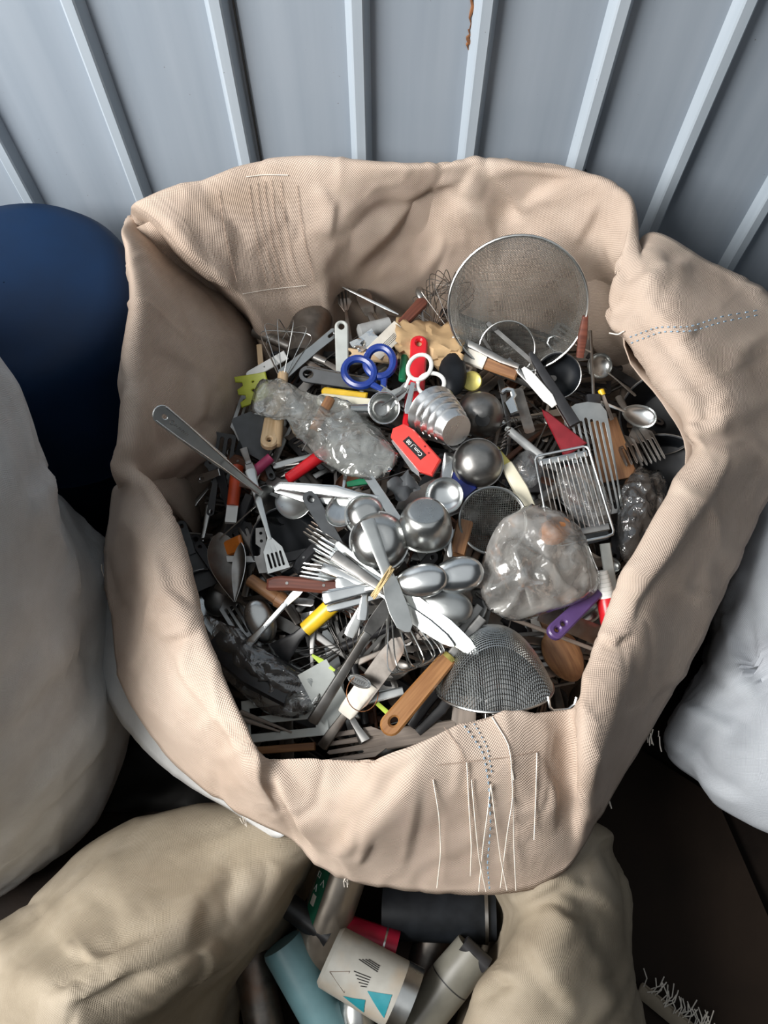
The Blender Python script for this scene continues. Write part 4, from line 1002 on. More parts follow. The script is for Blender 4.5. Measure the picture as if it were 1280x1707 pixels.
I('rod_skewer', 'upright thin steel rod on a black foot at the right', 'skewer', (989, 662, 24), (984, 552, 52), lambda L: [('rod', G().tube([(0, 0, 0), (L, 0, 0)], .0032, 8), 'steel_dull'), ('foot', G().bar([(-.022, 0, -.002, .024, .012), (.004, 0, -.002, .028, .014)]), 'black_plastic')], ref='the upright rod')
I('orange_pick', 'small orange capped stick beside the upright rod', 'pick', (1002, 652, 30), (1020, 700, 8), lambda L: [('cap', round_handle(-.004, .008, .006, .006), 'yellow_plastic'), ('stick', G().bar([(.006, 0, 0, .007, .004), (L, 0, 0, .008, .004)]), 'wood_grey')])
I('measuring_spoon', 'round steel measuring spoon behind the upright rod', 'spoon', (1058, 660, -18), (984, 596, 22), ladle, .025, .014, 'steel', hw=.006, lift=.004, ref='the round measuring spoon')
I('serving_spoon', 'shiny oval spoon bowl facing up by the black pot', 'spoon', (985, 668, -16), (1094, 702, 24), spoon, .064, .043, 'steel_bright', depth=.012, hw=.012, ref='the shiny oval spoon')
D('saucepan', 'deep black pot half under the right rim cloth', 'pot', (1102, 690, -4), (-.25, .25), [('pot', dish(.078, .085, m='nonstick', flatb=.85), 'nonstick'), ('rim', G().torus((0, 0, .001), .08, .08, .0014, 44, 6), 'steel_dull')], ref='the black pot')
D('saucepan', 'wide black pan rim deep behind the fork heads', 'pot', (1100, 800, -28), (-.2, .15), [('pan', dish(.085, .05, m='nonstick', flatb=.85), 'nonstick'), ('rim', G().torus((0, 0, .001), .087, .087, .0012, 44, 6), 'steel_dull')])
I('red_spatula', 'dark red plastic blade behind the slotted turner', 'spatula', (905, 682, 8), (958, 752, 8), lambda L: [('blade', G().plate([(0, -.002), (L * .1, -.006), (L, -.022), (L, .026), (L * .1, .004)], (), .006, bevel=.002), 'dark_red')], ref='the dark red blade')
I('slotted_turner', 'rounded steel turner with long slots, upper right', 'turner', (1012, 880, -30), (968, 672, 40), lambda L: [('blade', G().plate([(L * .1, -.030), (L * .72, -.041), (L * .90, -.042), (L * .97, -.034), (L, -.012), (L, .010), (L * .96, .030), (L * .88, .036), (L * .7, .036), (L * .1, .026)], [slot(L * .13, L * .88 - abs(k - 3) * .0045, -.032 + k * .0098, .0062) for k in range(7)], .0016), 'steel_satin')], ref='the slotted turner', roll=8)
I('wooden_paddle', 'dark wooden slat glimpsed through the slotted turner', 'paddle', (1005, 700, -14), (1030, 800, -24), lambda L: [('slat', G().bar([(0, 0, 0, .05, .005), (L, 0, 0, .07, .005)]), 'wood_brown')])
I('serving_fork', 'wide fork head with spread tines under the shiny oval spoon', 'fork', (1030, 660, -22), (1090, 772, 10), fork, .085, .046, 6, 'steel_dull', ref='the wide fork head')
I('serving_fork', 'second wide fork head just left of the first one', 'fork', (1020, 690, -26), (1058, 774, 6), fork, .07, .034, 4, 'steel_old')
# --- egg slicer
def slicer(L, w=.092):
    out = []
    fr = G(); cr = .008; pts = [(0, -w / 2 + cr, 0), (0, w / 2 - cr, 0), (cr * .3, w / 2 - cr * .3, 0), (cr, w / 2, 0), (L - cr, w / 2 * 1.12, 0), (L - cr * .3, w / 2 * 1.12 - cr * .3, 0), (L, w / 2 - cr, 0), (L, -w / 2 + cr, 0), (L - cr * .3, -w / 2 * 1.12 + cr * .3, 0), (L - cr, -w / 2 * 1.12, 0), (cr, -w / 2, 0), (cr * .3, -w / 2 + cr * .3, 0)]
    fr.tube(pts, .0024, 8, closed=True); out.append(('frame', fr, 'steel_bright'))
    for x, ww in ((.014, w * .9), (L - .016, w * 1.0)):
        b = G(); b.bar([(x, -ww / 2, 0, .012, .008), (x, ww / 2, 0, .012, .008)]); out.append(('wire_bar', b, 'steel_dull' if x > .05 else 'steel'))
    for k in range(11):
        y0 = -w * .40 + w * .80 * k / 10
        g = G(); g.tube([(.018, y0, .003), (L - .018, y0 * 1.08, .003)], .0010, 5); out.append(('wire', g, 'steel_bright'))
        if k % 2 == 0:
            g = G(); g.tube([(.012, y0, .0035), (.022, y0, .0035)], .0022, 6); out.append(('wire_clip', g, 'steel_bright', 'wire'))
    return out
I('egg_slicer', 'steel wire egg slicer frame lying on the right of the heap', 'slicer', (935, 752, 44), (972, 902, 36), slicer, ref='the egg slicer')
I('grater', 'grey plastic bar sticking out above the red bottle', 'handle', (1008, 906, 4), (1020, 985, -10), lambda L: [('bar', G().bar([(0, 0, 0, .018, .008), (L, 0, 0, .019, .008)]), 'light_grey_plastic')])
I('grey_stick', 'thick grey plastic rod behind the egg slicer', 'rod', (847, 716, 2), (905, 765, 4), lambda L: [('rod', round_handle(0, L, .0075, .0085), 'grey_plastic'), ('tip', round_handle(-.006, .012, .005, .0075), 'light_grey_plastic')])
I('bottle_opener', 'chrome hooked bottle opener right of the steel ball', 'opener', (858, 690, 2), (840, 648, 8), lambda L: [('hook', G().plate([(0, -.008), (L * .5, -.010), (L * .6, -.016), (L * .85, -.017), (L, -.008), (L, .004), (L * .9, .010), (L * .8, .006), (L * .86, -.002), (L * .8, -.008), (L * .62, -.006), (L * .5, .010), (0, .009)], (), .008, bevel=.002), 'steel_bright')])
# --- centre top
D('tea_ball', 'round grey steel ball with an opening beside the measuring cup', 'infuser', (800, 692, 6), (.1, .1), [('shell', G().lathe([(-.046, .0001)] + [(-.046 * math.cos(math.pi * k / 16), .042 * math.sin(math.pi * k / 16)) for k in range(1, 16)] + [(.046, .0001)], 32).xf(Matrix.Rotation(-math.pi / 2, 4, 'Y')), 'steel_dull'), ('opening', G().plate(ell(-.012, -.004, .012, .013, 18), (), .0006).xf(Matrix.Translation((0, 0, .0445))), 'ink')], ref='the steel ball', spin=70)  # opening is a flat black disc, the shade inside put into its colour
def mcup():
    out = []
    pr = [(0, .0001), (0, .0275), (.002, .0290)]
    rads = [.0290, .0335, .0375, .0415, .0445]
    for k in range(4):
        x = .018 + k * .015
        pr += [(x - .002, rads[k + 1] - .0022), (x, rads[k + 1] - .0006), (x + .001, rads[k + 1] + .0006)]
    pr += [(.078, .0475), (.080, .0485), (.080, .0465), (.01, .0275), (.008, .0001)]
    g = G(); g.lathe(pr, 44); out.append(('cup', g, 'aluminium'))
    for k in range(3):
        d = G(); r = rads[k + 1] + .0004; x = .012 + k * .015
        a = -.15
        pts = [(-.0022, .0018), (.0, .0022), (.0006, .0006), (-.0004, 0), (.0010, -.0004), (.0012, -.0020), (-.0020, -.0022)] if k < 2 else [(.0, -.0025), (.0, .0025), (-.0022, -.0006), (.0020, -.0006)]
        d.tube([(x + q[1] * 1.0, (r + .0008 - .003 + .0026) * math.cos(a + q[0] / r), (r + .0004) * math.sin(a + q[0] / r)) for q in pts], .0007, 4); out.append(('scale_mark', d, 'white_ink'))
    return out
p_ = PZ((761, 718, 74)); q_ = PZ((707, 672, 24)); X_ = (q_ - p_)
tc_ = (CAMP - p_).normalized()
X_ = (-tc_ * .74 + RTV * -.52 + UPV * .40).normalized()
build('measuring_cup', 'ribbed aluminium measuring cup lying upside down', 'cup', frame(X_, (tc_ + UPV).normalized(), p_), mcup(), None, 'the aluminium cup', (740, 700))
def red_tool(L):
    w = .042
    b = G().plate([(0, -.006), (.010, -.019), (L * .82, -.023), (L, -.012), (L * .90, .017), (L * .25, .019), (.006, .013)], (), .012, bevel=.0025)
    out = [('body', b, 'red_card')]
    lb_ = G().plate([(L * .28, -.009), (L * .70, -.009), (L * .70, .004), (L * .28, .004)], (), .0008).xf(Matrix.Translation((0, 0, .0064))); out.append(('label', lb_, 'label_black'))
    cu = bpy.data.curves.new('t', 'FONT'); cu.body = 'Com_I 08'; cu.size = .0095; cu.align_x = 'CENTER'; cu.align_y = 'CENTER'; cu.extrude = .0002
    to = bpy.data.objects.new('t', cu); me = to.to_mesh(); tg = G(); tg.add([v.co.copy() for v in me.vertices], [tuple(p.vertices) for p in me.polygons]); to.to_mesh_clear(); bpy.data.objects.remove(to)
    tg.xf(Matrix.Translation((L * .49, -.0025, .0071)) @ Matrix.Rotation(math.pi, 4, 'Z')); out.append(('lettering', tg, 'white_ink', 'label'))
    out.append(('guard', G().plate([(L * .1, .012), (L * .8, .024), (L * .86, .028), (L * .7, .031), (L * .12, .022)], (), .003).xf(Matrix.Translation((0, 0, -.004)) @ Matrix.Scale(-1, 4, (0, 1, 0))), 'steel'))
    for x, y in ((L * .58, .012), (L * .70, .009)):
        out.append(('rivet', G().lathe([(0, .0001), (0, .0018), (.001, .0018), (.001, .0001)], 8).xf(Matrix.Translation((x, y, .0062)) @ Matrix.Rotation(-math.pi / 2, 4, 'Y')), 'dark_red'))
    return out
I('grater_box', 'bright red plastic slicer body with a black label', 'slicer', (660, 712, 40), (730, 786, 40), red_tool, ref='the red slicer body')
D('funnel_cup', 'steel spice funnel with its open mouth up, left of the measuring cup', 'funnel', (640, 680, 34), (.25, .05), [('mouth', dish(.027, .030, flatb=.4), 'steel'), ('rim', G().torus((0, 0, .001), .028, .028, .0014, 30, 6), 'steel_bright'), ('spout', G().lathe([(.0, .011), (.035, .010), (.035, .008)], 14).xf(Matrix.Translation((-.024, -.004, -.012)) @ Matrix.Rotation(math.pi, 4, 'Z')), 'steel')], ref='the spice funnel')
I('steel_tweezers', 'slim grey steel scissor blades rising to the white scissors', 'tweezers', (636, 676, 40), (690, 640, 40), lambda L: [('arm', G().bar([(0, 0, 0, .003, .003), (L, 0, 0, .008, .003)]), 'steel_dull')])
I('pen_knife', 'short steel blade beside the red tool handle', 'knife', (688, 638, 50), (678, 690, 34), lambda L: [('blade', G().bar([(0, 0, 0, .008, .003), (L * .9, 0, 0, .012, .003), (L, 0, 0, .006, .002)]), 'steel_bright')])
D('mixing_bowl', 'dull round steel bowl upside down below the steel ball', 'bowl', (797, 772, 18), (.15, .18), [('bowl', dish(.042, .034, flatb=.12).xf(Matrix.Rotation(math.pi, 4, 'X')), 'steel_dull')], ref='the dull steel bowl')
I('blue_box', 'deep blue plastic piece under the dull steel bowl', 'clip', (752, 792, 0), (782, 825, -4), lambda L: [('clip', G().bar([(0, 0, 0, .034, .012), (L, 0, 0, .038, .012)]), 'deep_blue')])
I('dessert_spoon', 'satin steel spoon handle running up beside the round ladle', 'spoon', (752, 756, 12), (730, 850, 2), table_knife, m='steel_bright', hb=.8, hw=.024, ht=.004)
I('corkscrew', 'yellowed plastic corkscrew handle left of the egg slicer', 'corkscrew', (886, 848, 8), (828, 746, 22), lambda L: [('handle', G().bar([(0, 0, 0, .016, .010), (L * .3, 0, 0, .026, .014), (L * .65, 0, 0, .022, .012), (L * .72, 0, 0, .020, .010)]), 'cream_plastic'), ('socket', G().bar([(L * .70, 0, 0, .018, .008), (L, .004, 0, .013, .006)]), 'brass'), ('screw', G().tube([(L * .92 + .030 * t / 40, -.004 - .030 * t / 40 + .0045 * math.cos(t * .95), .006 + .0045 * math.sin(t * .95)) for t in range(41)], .0016, 6), 'steel_dull')], ref='the yellowed corkscrew')
film_bag('wrapped_ball', 'small clear film wrapped ball left of the egg slicer', [(850, 775), (875, 752), (898, 765), (902, 795), (885, 815), (858, 805)], 4, .018, 'film_clear', amp=.002)
I('ladle', 'small round steel ladle cup facing up, handle down', 'ladle', (750, 930, 6), (738, 795, 34), ladle, .0315, .018, 'steel_bright', hw=.009, lift=.010, ref='the small round ladle')
# --- centre: bowls of ladles lying face down
def dome(r, d, m='steel', rim=True, flatb=.3):
    out = [('bowl', dish(r, d, flatb=flatb, seg=44).xf(Matrix.Rotation(math.pi, 4, 'X')), m)]
    return out
D('soup_ladle', 'largest shiny steel ladle bowl, bottom up in the middle', 'ladle', (632, 902, 30), (-.05, .12), dome(.047, .034, 'steel'), ref='the largest ladle bowl')
D('soup_ladle', 'small shiny ladle bowl above the largest one', 'ladle', (610, 860, 22), (.1, .25), dome(.034, .024, 'steel'))
D('soup_ladle', 'steel bowl with a dark open mouth right of the largest ladle bowl', 'ladle', (708, 885, 26), (.05, .85), dome(.044, .050, 'steel', flatb=.55), ref='the dark mouthed bowl')
I('table_spoon', 'oval spoon bowl mirroring the black handle, facing up', 'spoon', (578, 780, 0), (562, 878, 34), spoon, .070, .047, 'steel_bright', depth=.010, hw=.010, ref='the mirror spoon')
I('can_piercer', 'riveted flat steel strip pointing at the ladle bowls', 'opener', (612, 792, 22), (672, 882, 46), strip_bar, w=.015, m='steel_satin', holes=(), taper=1.0, ref='the riveted strip')
for x_, y_ in ((661, 862), (668, 874)): pass
I('soup_ladle', 'black plastic handle with hanging hole left of the mirror spoon', 'handle', (512, 822, 22), (572, 925, 6), lambda L: [('handle', flat_handle(0, L, .024, .017, .012, .0062, bevel=.004, hx=.014), 'charcoal_plastic')], ref='the black holed handle')
I('tongs', 'steel serving tongs with a toothed tip below the milky bag', 'tongs', (458, 815, 22), (632, 830, 26), lambda L: [('upper_arm', G().bar([(0, 0, .002, .010, .004), (.01, .006, .004, .014, .003), (L * .6, .004, .006, .020, .003), (L * .8, .0, .004, .012, .003), (L, -.002, .003, .010, .003)]), 'steel_bright'), ('lower_arm', G().bar([(0, -.002, -.004, .008, .003), (L * .3, -.012, -.006, .014, .003), (L * .75, -.010, -.006, .018, .003)]), 'steel'), ('teeth', G().plate([(L * .72, 0), (L, 0)] + [(L - (L * .28) * k / 14, -.010 if k % 2 else -.005) for k in range(15)], (), .0025).xf(Matrix.Translation((0, -.002, .003))), 'steel_bright')], ref='the toothed tongs')
I('serving_spoon', 'wide dull spoon bowl facing up under the toothed tongs', 'spoon', (380, 800, -40), (518, 845, 10), spoon, .085, .062, 'steel_satin', depth=.016, hw=.014, ref='the wide dull spoon')
I('green_clip', 'green plastic clip under the tip of the milky bag', 'clip', (578, 808, 8), (618, 800, 8), lambda L: [('clip', G().bar([(0, 0, 0, .010, .008), (L, 0, 0, .014, .008)]), 'green_plastic')])
I('crumpled_wrapper', 'dark purple grey crumpled wrapper piece under the red slicer body', 'wrapper', (655, 820, 4), (690, 800, 6), lambda L: [('wrap', crumple(G().grid([[(L * i / 8, -.02 + .04 * j / 6, 0) for i in range(9)] for j in range(7)]), .012, 50, 8), 'charcoal_plastic')])
D('frying_pan', 'black shallow pan under the slotted lifter', 'pan', (478, 905, -42), (0, .1), [('pan', dish(.062, .03, flatb=.8), 'nonstick'), ('rim', G().torus((0, 0, .001), .063, .063, .0011, 40, 6), 'steel_dull')], ref='the black shallow pan')
D('frying_pan', 'dark pot with a bright wire rim at the left edge', 'pan', (345, 1000, -60), (.1, .15), [('pan', dish(.055, .03, flatb=.8), 'nonstick'), ('rim', G().torus((0, 0, .001), .056, .056, .0013, 40, 6), 'steel')])
# --- small coarse sieve
sm = mesh_cap(.056, .040, .0036, .0009, 'steel', 2.2, .0024)
sm.append(('rim_band', G().torus((0, 0, -.003), .0545, .0545, .0014, 40, 5), 'steel_dull'))
D('small_strainer', 'coarse mesh strainer bowl facing up above the frosted bag', 'sieve', (822, 868, 14), (.15, .10), sm, ref='the coarse strainer')
# --- tied bundle of cutlery
def bundle(i, kind, A, B, lab, **kw):
    nm, fn, cat = {'f': ('table_fork', fork, 'fork'), 's': ('table_spoon', spoon, 'spoon'), 'k': ('table_knife', table_knife, 'knife'), 'p': ('steak_knife', point_knife, 'knife')}[kind]
    return I(nm, lab, cat, A, B, fn, group='cutlery tied in the middle bundle', **kw)
bundle(0, 'p', (560, 905, 30), (798, 1091, 62), 'bright pointed knife blade of the tied bundle, the longer one', bw=.031, hb=.5, roll=16, ref='the pointed knife blades')
bundle(1, 'p', (556, 930, 28), (757, 1077, 56), 'bright pointed knife blade of the tied bundle, the shorter one', bw=.021, hb=.5, roll=16)
bundle(2, 's', (545, 990, 34), (746, 962, 66), 'topmost face down spoon bowl of the tied bundle', bl=.084, bw=.052, depth=.016, up=-1, m='steel_bright', ref='the topmost bundle spoon')
bundle(3, 's', (545, 1015, 26), (806, 948, 52), 'face down spoon bowl furthest right in the tied bundle', bl=.090, bw=.058, depth=.018, up=-1, m='steel_bright')
bundle(4, 's', (560, 965, 22), (788, 1022, 44), 'face down spoon bowl lowest in the tied bundle', bl=.084, bw=.056, depth=.016, up=-1, m='steel_satin')
bundle(5, 'k', (612, 866, 76), (682, 1054, 62), 'flat grey table knife on top of the tied bundle', m='steel_matte', bw=.030, hb=.5, hw=.024, ht=.003, roll=-10, ref='the flat grey knife')
bundle(6, 'f', (660, 985, 34), (528, 905, 26), 'uppermost of the forks fanned out left of the band', hl=.056, hw=.025, m='steel_bright', ref='the fanned forks')
bundle(7, 'f', (668, 990, 28), (524, 922, 20), 'second fork from the top fanned out left of the band', hl=.056, hw=.025, m='steel')
bundle(8, 'f', (680, 985, 22), (502, 950, 10), 'fork with bright tines above the red brown knife handle', hl=.058, hw=.026, m='steel_bright', roll=10)
bundle(9, 'k', (536, 945, 34), (700, 1010, 36), 'steel cutlery handle ending above the red brown knife, in the bundle', m='steel_bright', hb=.6)
bundle(10, 'k', (538, 998, 38), (690, 962, 34), 'broad bright handle end just below the red brown knife', m='steel_bright', hw=.022, ht=.005, hb=.6)
bundle(11, 'k', (560, 970, 34), (705, 985, 34), 'white bright cutlery blade pointing left in the bundle', m='steel_bright', hb=.5, hw=.020, ht=.003)
bundle(12, 'k', (556, 925, 44), (672, 1006, 46), 'dark pewter handled knife in the bundle', m='steel_dull', hw=.020, ht=.008, hb=.75)
bundle(13, 's', (582, 1062, 10), (640, 930, 20), 'narrow fluted spoon handle hanging down from the bundle', bl=.05, bw=.03, m='steel', hw=.020)
bundle(14, 's', (604, 1034, 20), (615, 920, 18), 'short bright spoon handle end below the band', bl=.04, bw=.03, m='steel_bright', hw=.019, th=.004)
bundle(15, 'k', (650, 1000, 26), (716, 1012, 40), 'short bright knife stub beside the lowest bundle spoon', m='steel_bright')
bundle(16, 'f', (690, 1000, 20), (520, 890, 14), 'third fork from the top, dark, fanned out left of the band', hl=.056, hw=.025, m='steel_dull')
bundle(17, 'f', (690, 1010, 14), (512, 878, 8), 'hindmost dark fork of the fan left of the band', hl=.056, hw=.025, m='steel_old')
g = G()
a_, b_ = PZ((650, 952, 82)), PZ((625, 990, 80)); c_ = (a_ + b_) / 2
g_t = []
ax_ = (b_ - a_).normalized(); up_ = (CAMP - c_).normalized()
for w in range(5):
    off = (PZ((645, 980, 80)) - PZ((640, 975, 80))).normalized() * (.0018 * (w - 2))
    pts = [(ax_ * (math.cos(2 * math.pi * k / 26) * (.027 + .001 * math.sin(w * 2.3))) + up_ * (math.sin(2 * math.pi * k / 26) * (.014 + .001 * math.cos(w * 1.7)) - .010) + off + Vector((0, 0, .0012 * math.sin(k + w * 2)))) for k in range(26)]
    g.tube(pts, .0011, 5, closed=True)
bd = obj('rubber_band', g, 'rope', None); bd.location = c_
tag(bd, 'tan elastic band wound round the bundle of cutlery', 'band')
# --- bottom centre
I('table_knife', 'long table knife slanting to the lower left, blade up', 'knife', (520, 1205, 26), (650, 995, 58), table_knife, m='steel_dull', bw=.024, hb=.70, hw=.019, ht=.008, roll=13, ref='the long slanting knife')
I('table_knife', 'paper wrapped knife with blade up and hollow grip', 'knife', (536, 1246, 8), (668, 1062, 34), lambda L: table_knife(L, m='steel_old', bw=.034, hb=.32, hw=.018, ht=.009) + [('paper_wrap', G().bar([(L * .30, 0, 0, .026, .010), (L * .34, 0, 0, .029, .010), (L * .60, -.001, 0, .033, .008)]), 'paper_white')], ref='the paper wrapped knife')
I('dessert_spoon', 'oval stamped spoon handle end over the paper wrapped knife', 'spoon', (614, 1142, 44), (575, 1125, 20), lambda L: [('handle', G().plate(ell(L * .38, 0, L * .46, .0085, 22), (), .003, bevel=.001), 'steel_bright'), ('raised_edge', G().torus((L * .38, 0, .002), L * .40, .0068, .0008, 26, 5), 'steel_bright')] + [('stamped_letter', G().tube([(L * (.12 + .09 * k), -.0022, .0022), (L * (.15 + .09 * k), .0022, .0022), (L * (.18 + .09 * k), -.0018, .0022)], .0004, 4), 'steel_dull') for k in range(5)])
I('wire_loop', 'thin reddish wire ring round the paper wrapped knife', 'wire', (578, 1150, 40), (630, 1160, 10), lambda L: [('ring', G().torus((L * .5, 0, 0), L * .5, .028, .0008, 30, 5), 'rust')])
I('spatula', 'polished orange wooden handle with steel tang and hanging hole', 'spatula', (640, 1222, 40), (772, 1068, 34), lambda L: [('handle', flat_handle(0, L * .82, .034, .027, .019, .0058, bevel=.007, hx=.024), 'wood_orange'), ('tang', G().bar([(L * .80, 0, 0, .014, .004), (L * 1.25, 0, 0, .016, .003)]), 'steel_dull'), ('ferrule', G().lathe([(L * .80, .0135), (L * .84, .010), (L * .85, .001)], 14), 'brass')], ref='the orange wooden handle')
I('whisk', 'balloon whisk loops between the bundle and the dome sieve', 'whisk', (640, 960, 10), (700, 1122, 22), whisk, .12, .046, 7, 'steel', 'steel_dull', .007, wr=.0012, ref='the balloon whisk')
dm = mesh_cap(.092, .098, .0034, .00085, 'steel', 2.3, .0022)
dm.append(('liner_mesh', mesh_cap(.0885, .094, .0030, .0006, 'steel_old', 2.3)[0][1], 'steel_dull'))
dm.append(('hook', G().tube([(.074, .058, -.006), (.075, .064, .008), (.080, .066, .013), (.103, .064, .013), (.113, .062, .006), (.116, .060, -.004)], .0024, 7), 'steel_bright'))
D('dome_sieve', 'domed mesh sieve lying mouth down at the front, with a wire hook', 'sieve', (823, 1144, 12), (.02, -1.0, -.22), dm, ref='the dome sieve')
I('purple_ladle', 'purple plastic handle with two holes below the frosted bag', 'handle', (918, 1060, 30), (996, 985, 14), lambda L: [('handle', G().plate([(.012 + .014 * math.cos(a), .014 * math.sin(a)) for a in [math.pi / 2 + math.pi * k / 8 for k in range(9)]] + [(L, -.011), (L, .011)], [ell(.014, 0, .0052, .0042, 12), ell(.030, 0, .0052, .004, 12)], .013, bevel=.0024), 'purple_plastic')], ref='the purple handle')
I('wooden_spoon', 'dark brown wooden spoon head at the lower right', 'spoon', (905, 1030, -30), (962, 1135, -14), lambda L: [('head', G().bowl(L * .2, L * .8, .062, .014, up=-1, th=.004), 'wood_brown'), ('handle', G().bar([(0, 0, 0, .016, .010), (L * .3, 0, 0, .024, .012)]), 'wood_brown')], ref='the brown wooden spoon')
I('chopstick', 'olive grey skewer stick running under the purple handle', 'stick', (850, 1030, 6), (988, 1082, -8), lambda L: [('stick', G().tube([(0, 0, 0), (L, 0, 0)], .0035, 8), 'wood_grey')])
I('carving_knife', 'dark olive blade lying behind the purple handle', 'knife', (900, 1020, -4), (1000, 1060, -10), lambda L: [('blade', G().bar([(0, 0, 0, .03, .003), (L, 0, 0, .034, .003)]), 'steel_old')])
def redbottle(L):
    out = [('body', G().lathe([(0, .0001), (0, .0165), (L * .42, .0160), (L * .46, .0150)], 24), 'red_plastic')]
    x = L * .45
    pr = []
    for k in range(7): pr += [(x, .0150 - k * .0006), (x + L * .055, .0150 - k * .0006), (x + L * .06, .0135 - k * .0006)]; x += L * .07
    pr.append((x, .0001)); out.append(('ribbed_neck', G().lathe(pr, 24), 'white_plastic')); return out
I('glue_bottle', 'red bottle with a ribbed white neck by the right cloth', 'bottle', (1018, 1040, 6), (1000, 945, 22), redbottle, ref='the red bottle')
I('broad_fork', 'greyish broad wooden fork lying along the front edge', 'fork', (760, 1215, -14), (545, 1248, 2), lambda L: [('tines', fork(L, .10, .046, 4, 'wood_grey', .03, .008, .004, .4)[0][1], 'wood_grey'), ('handle', G().bar([(0, 0, 0, .030, .010), (L * .55, 0, 0, .032, .010)]), 'wood_grey')], ref='the broad grey fork')
I('chopstick', 'red brown wooden stick at the lower left edge', 'stick', (418, 1252, -2), (525, 1244, -6), lambda L: [('stick', G().bar([(0, 0, 0, .012, .008), (L, 0, 0, .013, .008)]), 'wood_brown')])
def panel(L):
    return [('frame', G().plate([(0, -.032), (L, -.036), (L, .034), (0, .034)], [[(.012, -.021), (L - .02, -.024), (L - .02, -.008), (.012, -.004)], [(.012, .006), (L - .03, .004), (L - .03, .020), (.012, .022)]], .004, bevel=.001), 'light_grey_plastic')]
I('grater', 'light grey plastic grater frame under the dark bag, lower left', 'frame', (405, 1205, -8), (545, 1185, -2), panel, ref='the grey grater frame')
I('white_plate', 'pale grey plastic sheet behind the long slanting knife', 'sheet', (520, 1112, 2), (570, 1205, -4), lambda L: [('sheet', G().box((L / 2, 0, 0), (L, .052, .003)), 'light_grey_plastic')])
I('chopstick', 'pair of tan sticks poking from under the dark bag', 'stick', (400, 1190, 2), (486, 1222, 0), lambda L: [('upper_stick', G().tube([(0, .003, 0), (L, .001, 0)], [.0045, .0015], 8), 'wood_grey'), ('lower_stick', G().tube([(0, -.007, 0), (L * .8, -.004, 0)], [.0045, .0015], 8), 'wood_grey')])
I('straw', 'short lime green stick near the black spatula', 'straw', (520, 1092, -4), (558, 1118, -6), lambda L: [('stick', G().bar([(0, 0, 0, .004, .003), (L * .4, 0, 0, .010, .004), (L, 0, 0, .004, .003)]), 'lime_bright')])
I('straw', 'lime green tip left of the orange wooden handle', 'straw', (628, 1172, -6), (646, 1188, -8), lambda L: [('stick', G().bar([(0, 0, 0, .007, .004), (L, 0, 0, .008, .004)]), 'lime_bright')])
I('butter_knife', 'pale blade running right from the paper wrapped knife', 'knife', (600, 1168, -4), (672, 1152, -4), lambda L: [('blade', G().bar([(0, 0, 0, .018, .003), (L, 0, 0, .014, .003)]), 'steel')])
I('tea_strainer', 'grey wire mesh scoop handle under the paper wrapped knife', 'scoop', (582, 1190, -6), (608, 1235, -2), lambda L: [('scoop', crumple(G().bar([(0, 0, 0, .008, .006), (L * .5, 0, 0, .014, .008), (L, 0, 0, .020, .012)]), .004, 120, 2), 'steel_dull')])
I('black_tongs', 'black glossy plastic tongs beside the orange handle at the front', 'tongs', (690, 1215, -14), (760, 1130, -10), lambda L: [('upper_arm', G().bar([(0, .006, 0, .014, .010), (L * .5, .010, .002, .018, .008), (L, .004, 0, .012, .006)]), 'black_plastic'), ('lower_arm', G().bar([(0, -.008, 0, .014, .010), (L * .5, -.014, 0, .018, .008), (L, -.006, 0, .012, .006)]), 'black_plastic')])
I('spatula', 'grey worn wooden blade at the front edge under the dome sieve', 'spatula', (772, 1215, -12), (775, 1160, -20), lambda L: [('blade', G().bar([(0, 0, 0, .04, .006), (L, 0, 0, .036, .006)]), 'wood_grey')])
I('whisk', 'small dim wire whisk under the rim of the dome sieve', 'whisk', (880, 1185, -24), (800, 1176, -16), whisk, .07, .026, 6, 'steel_dull', 'black_plastic', .005)
I('steel_clip', 'small steel tab right of the lowest bundle spoon', 'tab', (800, 1010, 14), (770, 1050, 10), lambda L: [('tab', G().bar([(0, 0, 0, .013, .002), (L, 0, 0, .016, .002)]), 'steel_dull')])
I('brown_block', 'orange brown wooden block right of the small round ladle', 'block', (762, 925, -4), (775, 870, -4), lambda L: [('block', G().bar([(0, 0, 0, .026, .02), (L, 0, 0, .028, .02)]), 'wood_brown')])
# --- bags of film
film_bag('film_bag', 'milky clear plastic bag lying across the upper left of the heap', [(432, 640), (470, 632), (520, 660), (570, 668), (615, 700), (652, 735), (662, 770), (645, 795), (605, 803), (560, 785), (510, 745), (470, 700), (420, 690)], 18, .022, 'film_milky', ref='the milky bag', seed=2, amp=.006, fold=.016, freq=22)
film_bag('film_bag', 'frosted plastic bag with an orange lump inside, on the right', [(808, 930), (825, 885), (870, 850), (915, 848), (955, 868), (985, 915), (1000, 960), (985, 995), (930, 1015), (860, 1034), (822, 1018), (800, 990)], 30, .048, 'film_frosted', ref='the frosted bag', seed=4, amp=.008, fold=.024, freq=17,
         extra=[('wrapped_lump', G().lathe([(-.03, .0001)] + [(-.03 * math.cos(math.pi * k / 10), .022 * math.sin(math.pi * k / 10)) for k in range(1, 10)] + [(.03, .0001)], 18).xf(Matrix.Translation(PZ((925, 885, 34))) @ Matrix.Rotation(.6, 4, 'Z')), 'tangerine')])
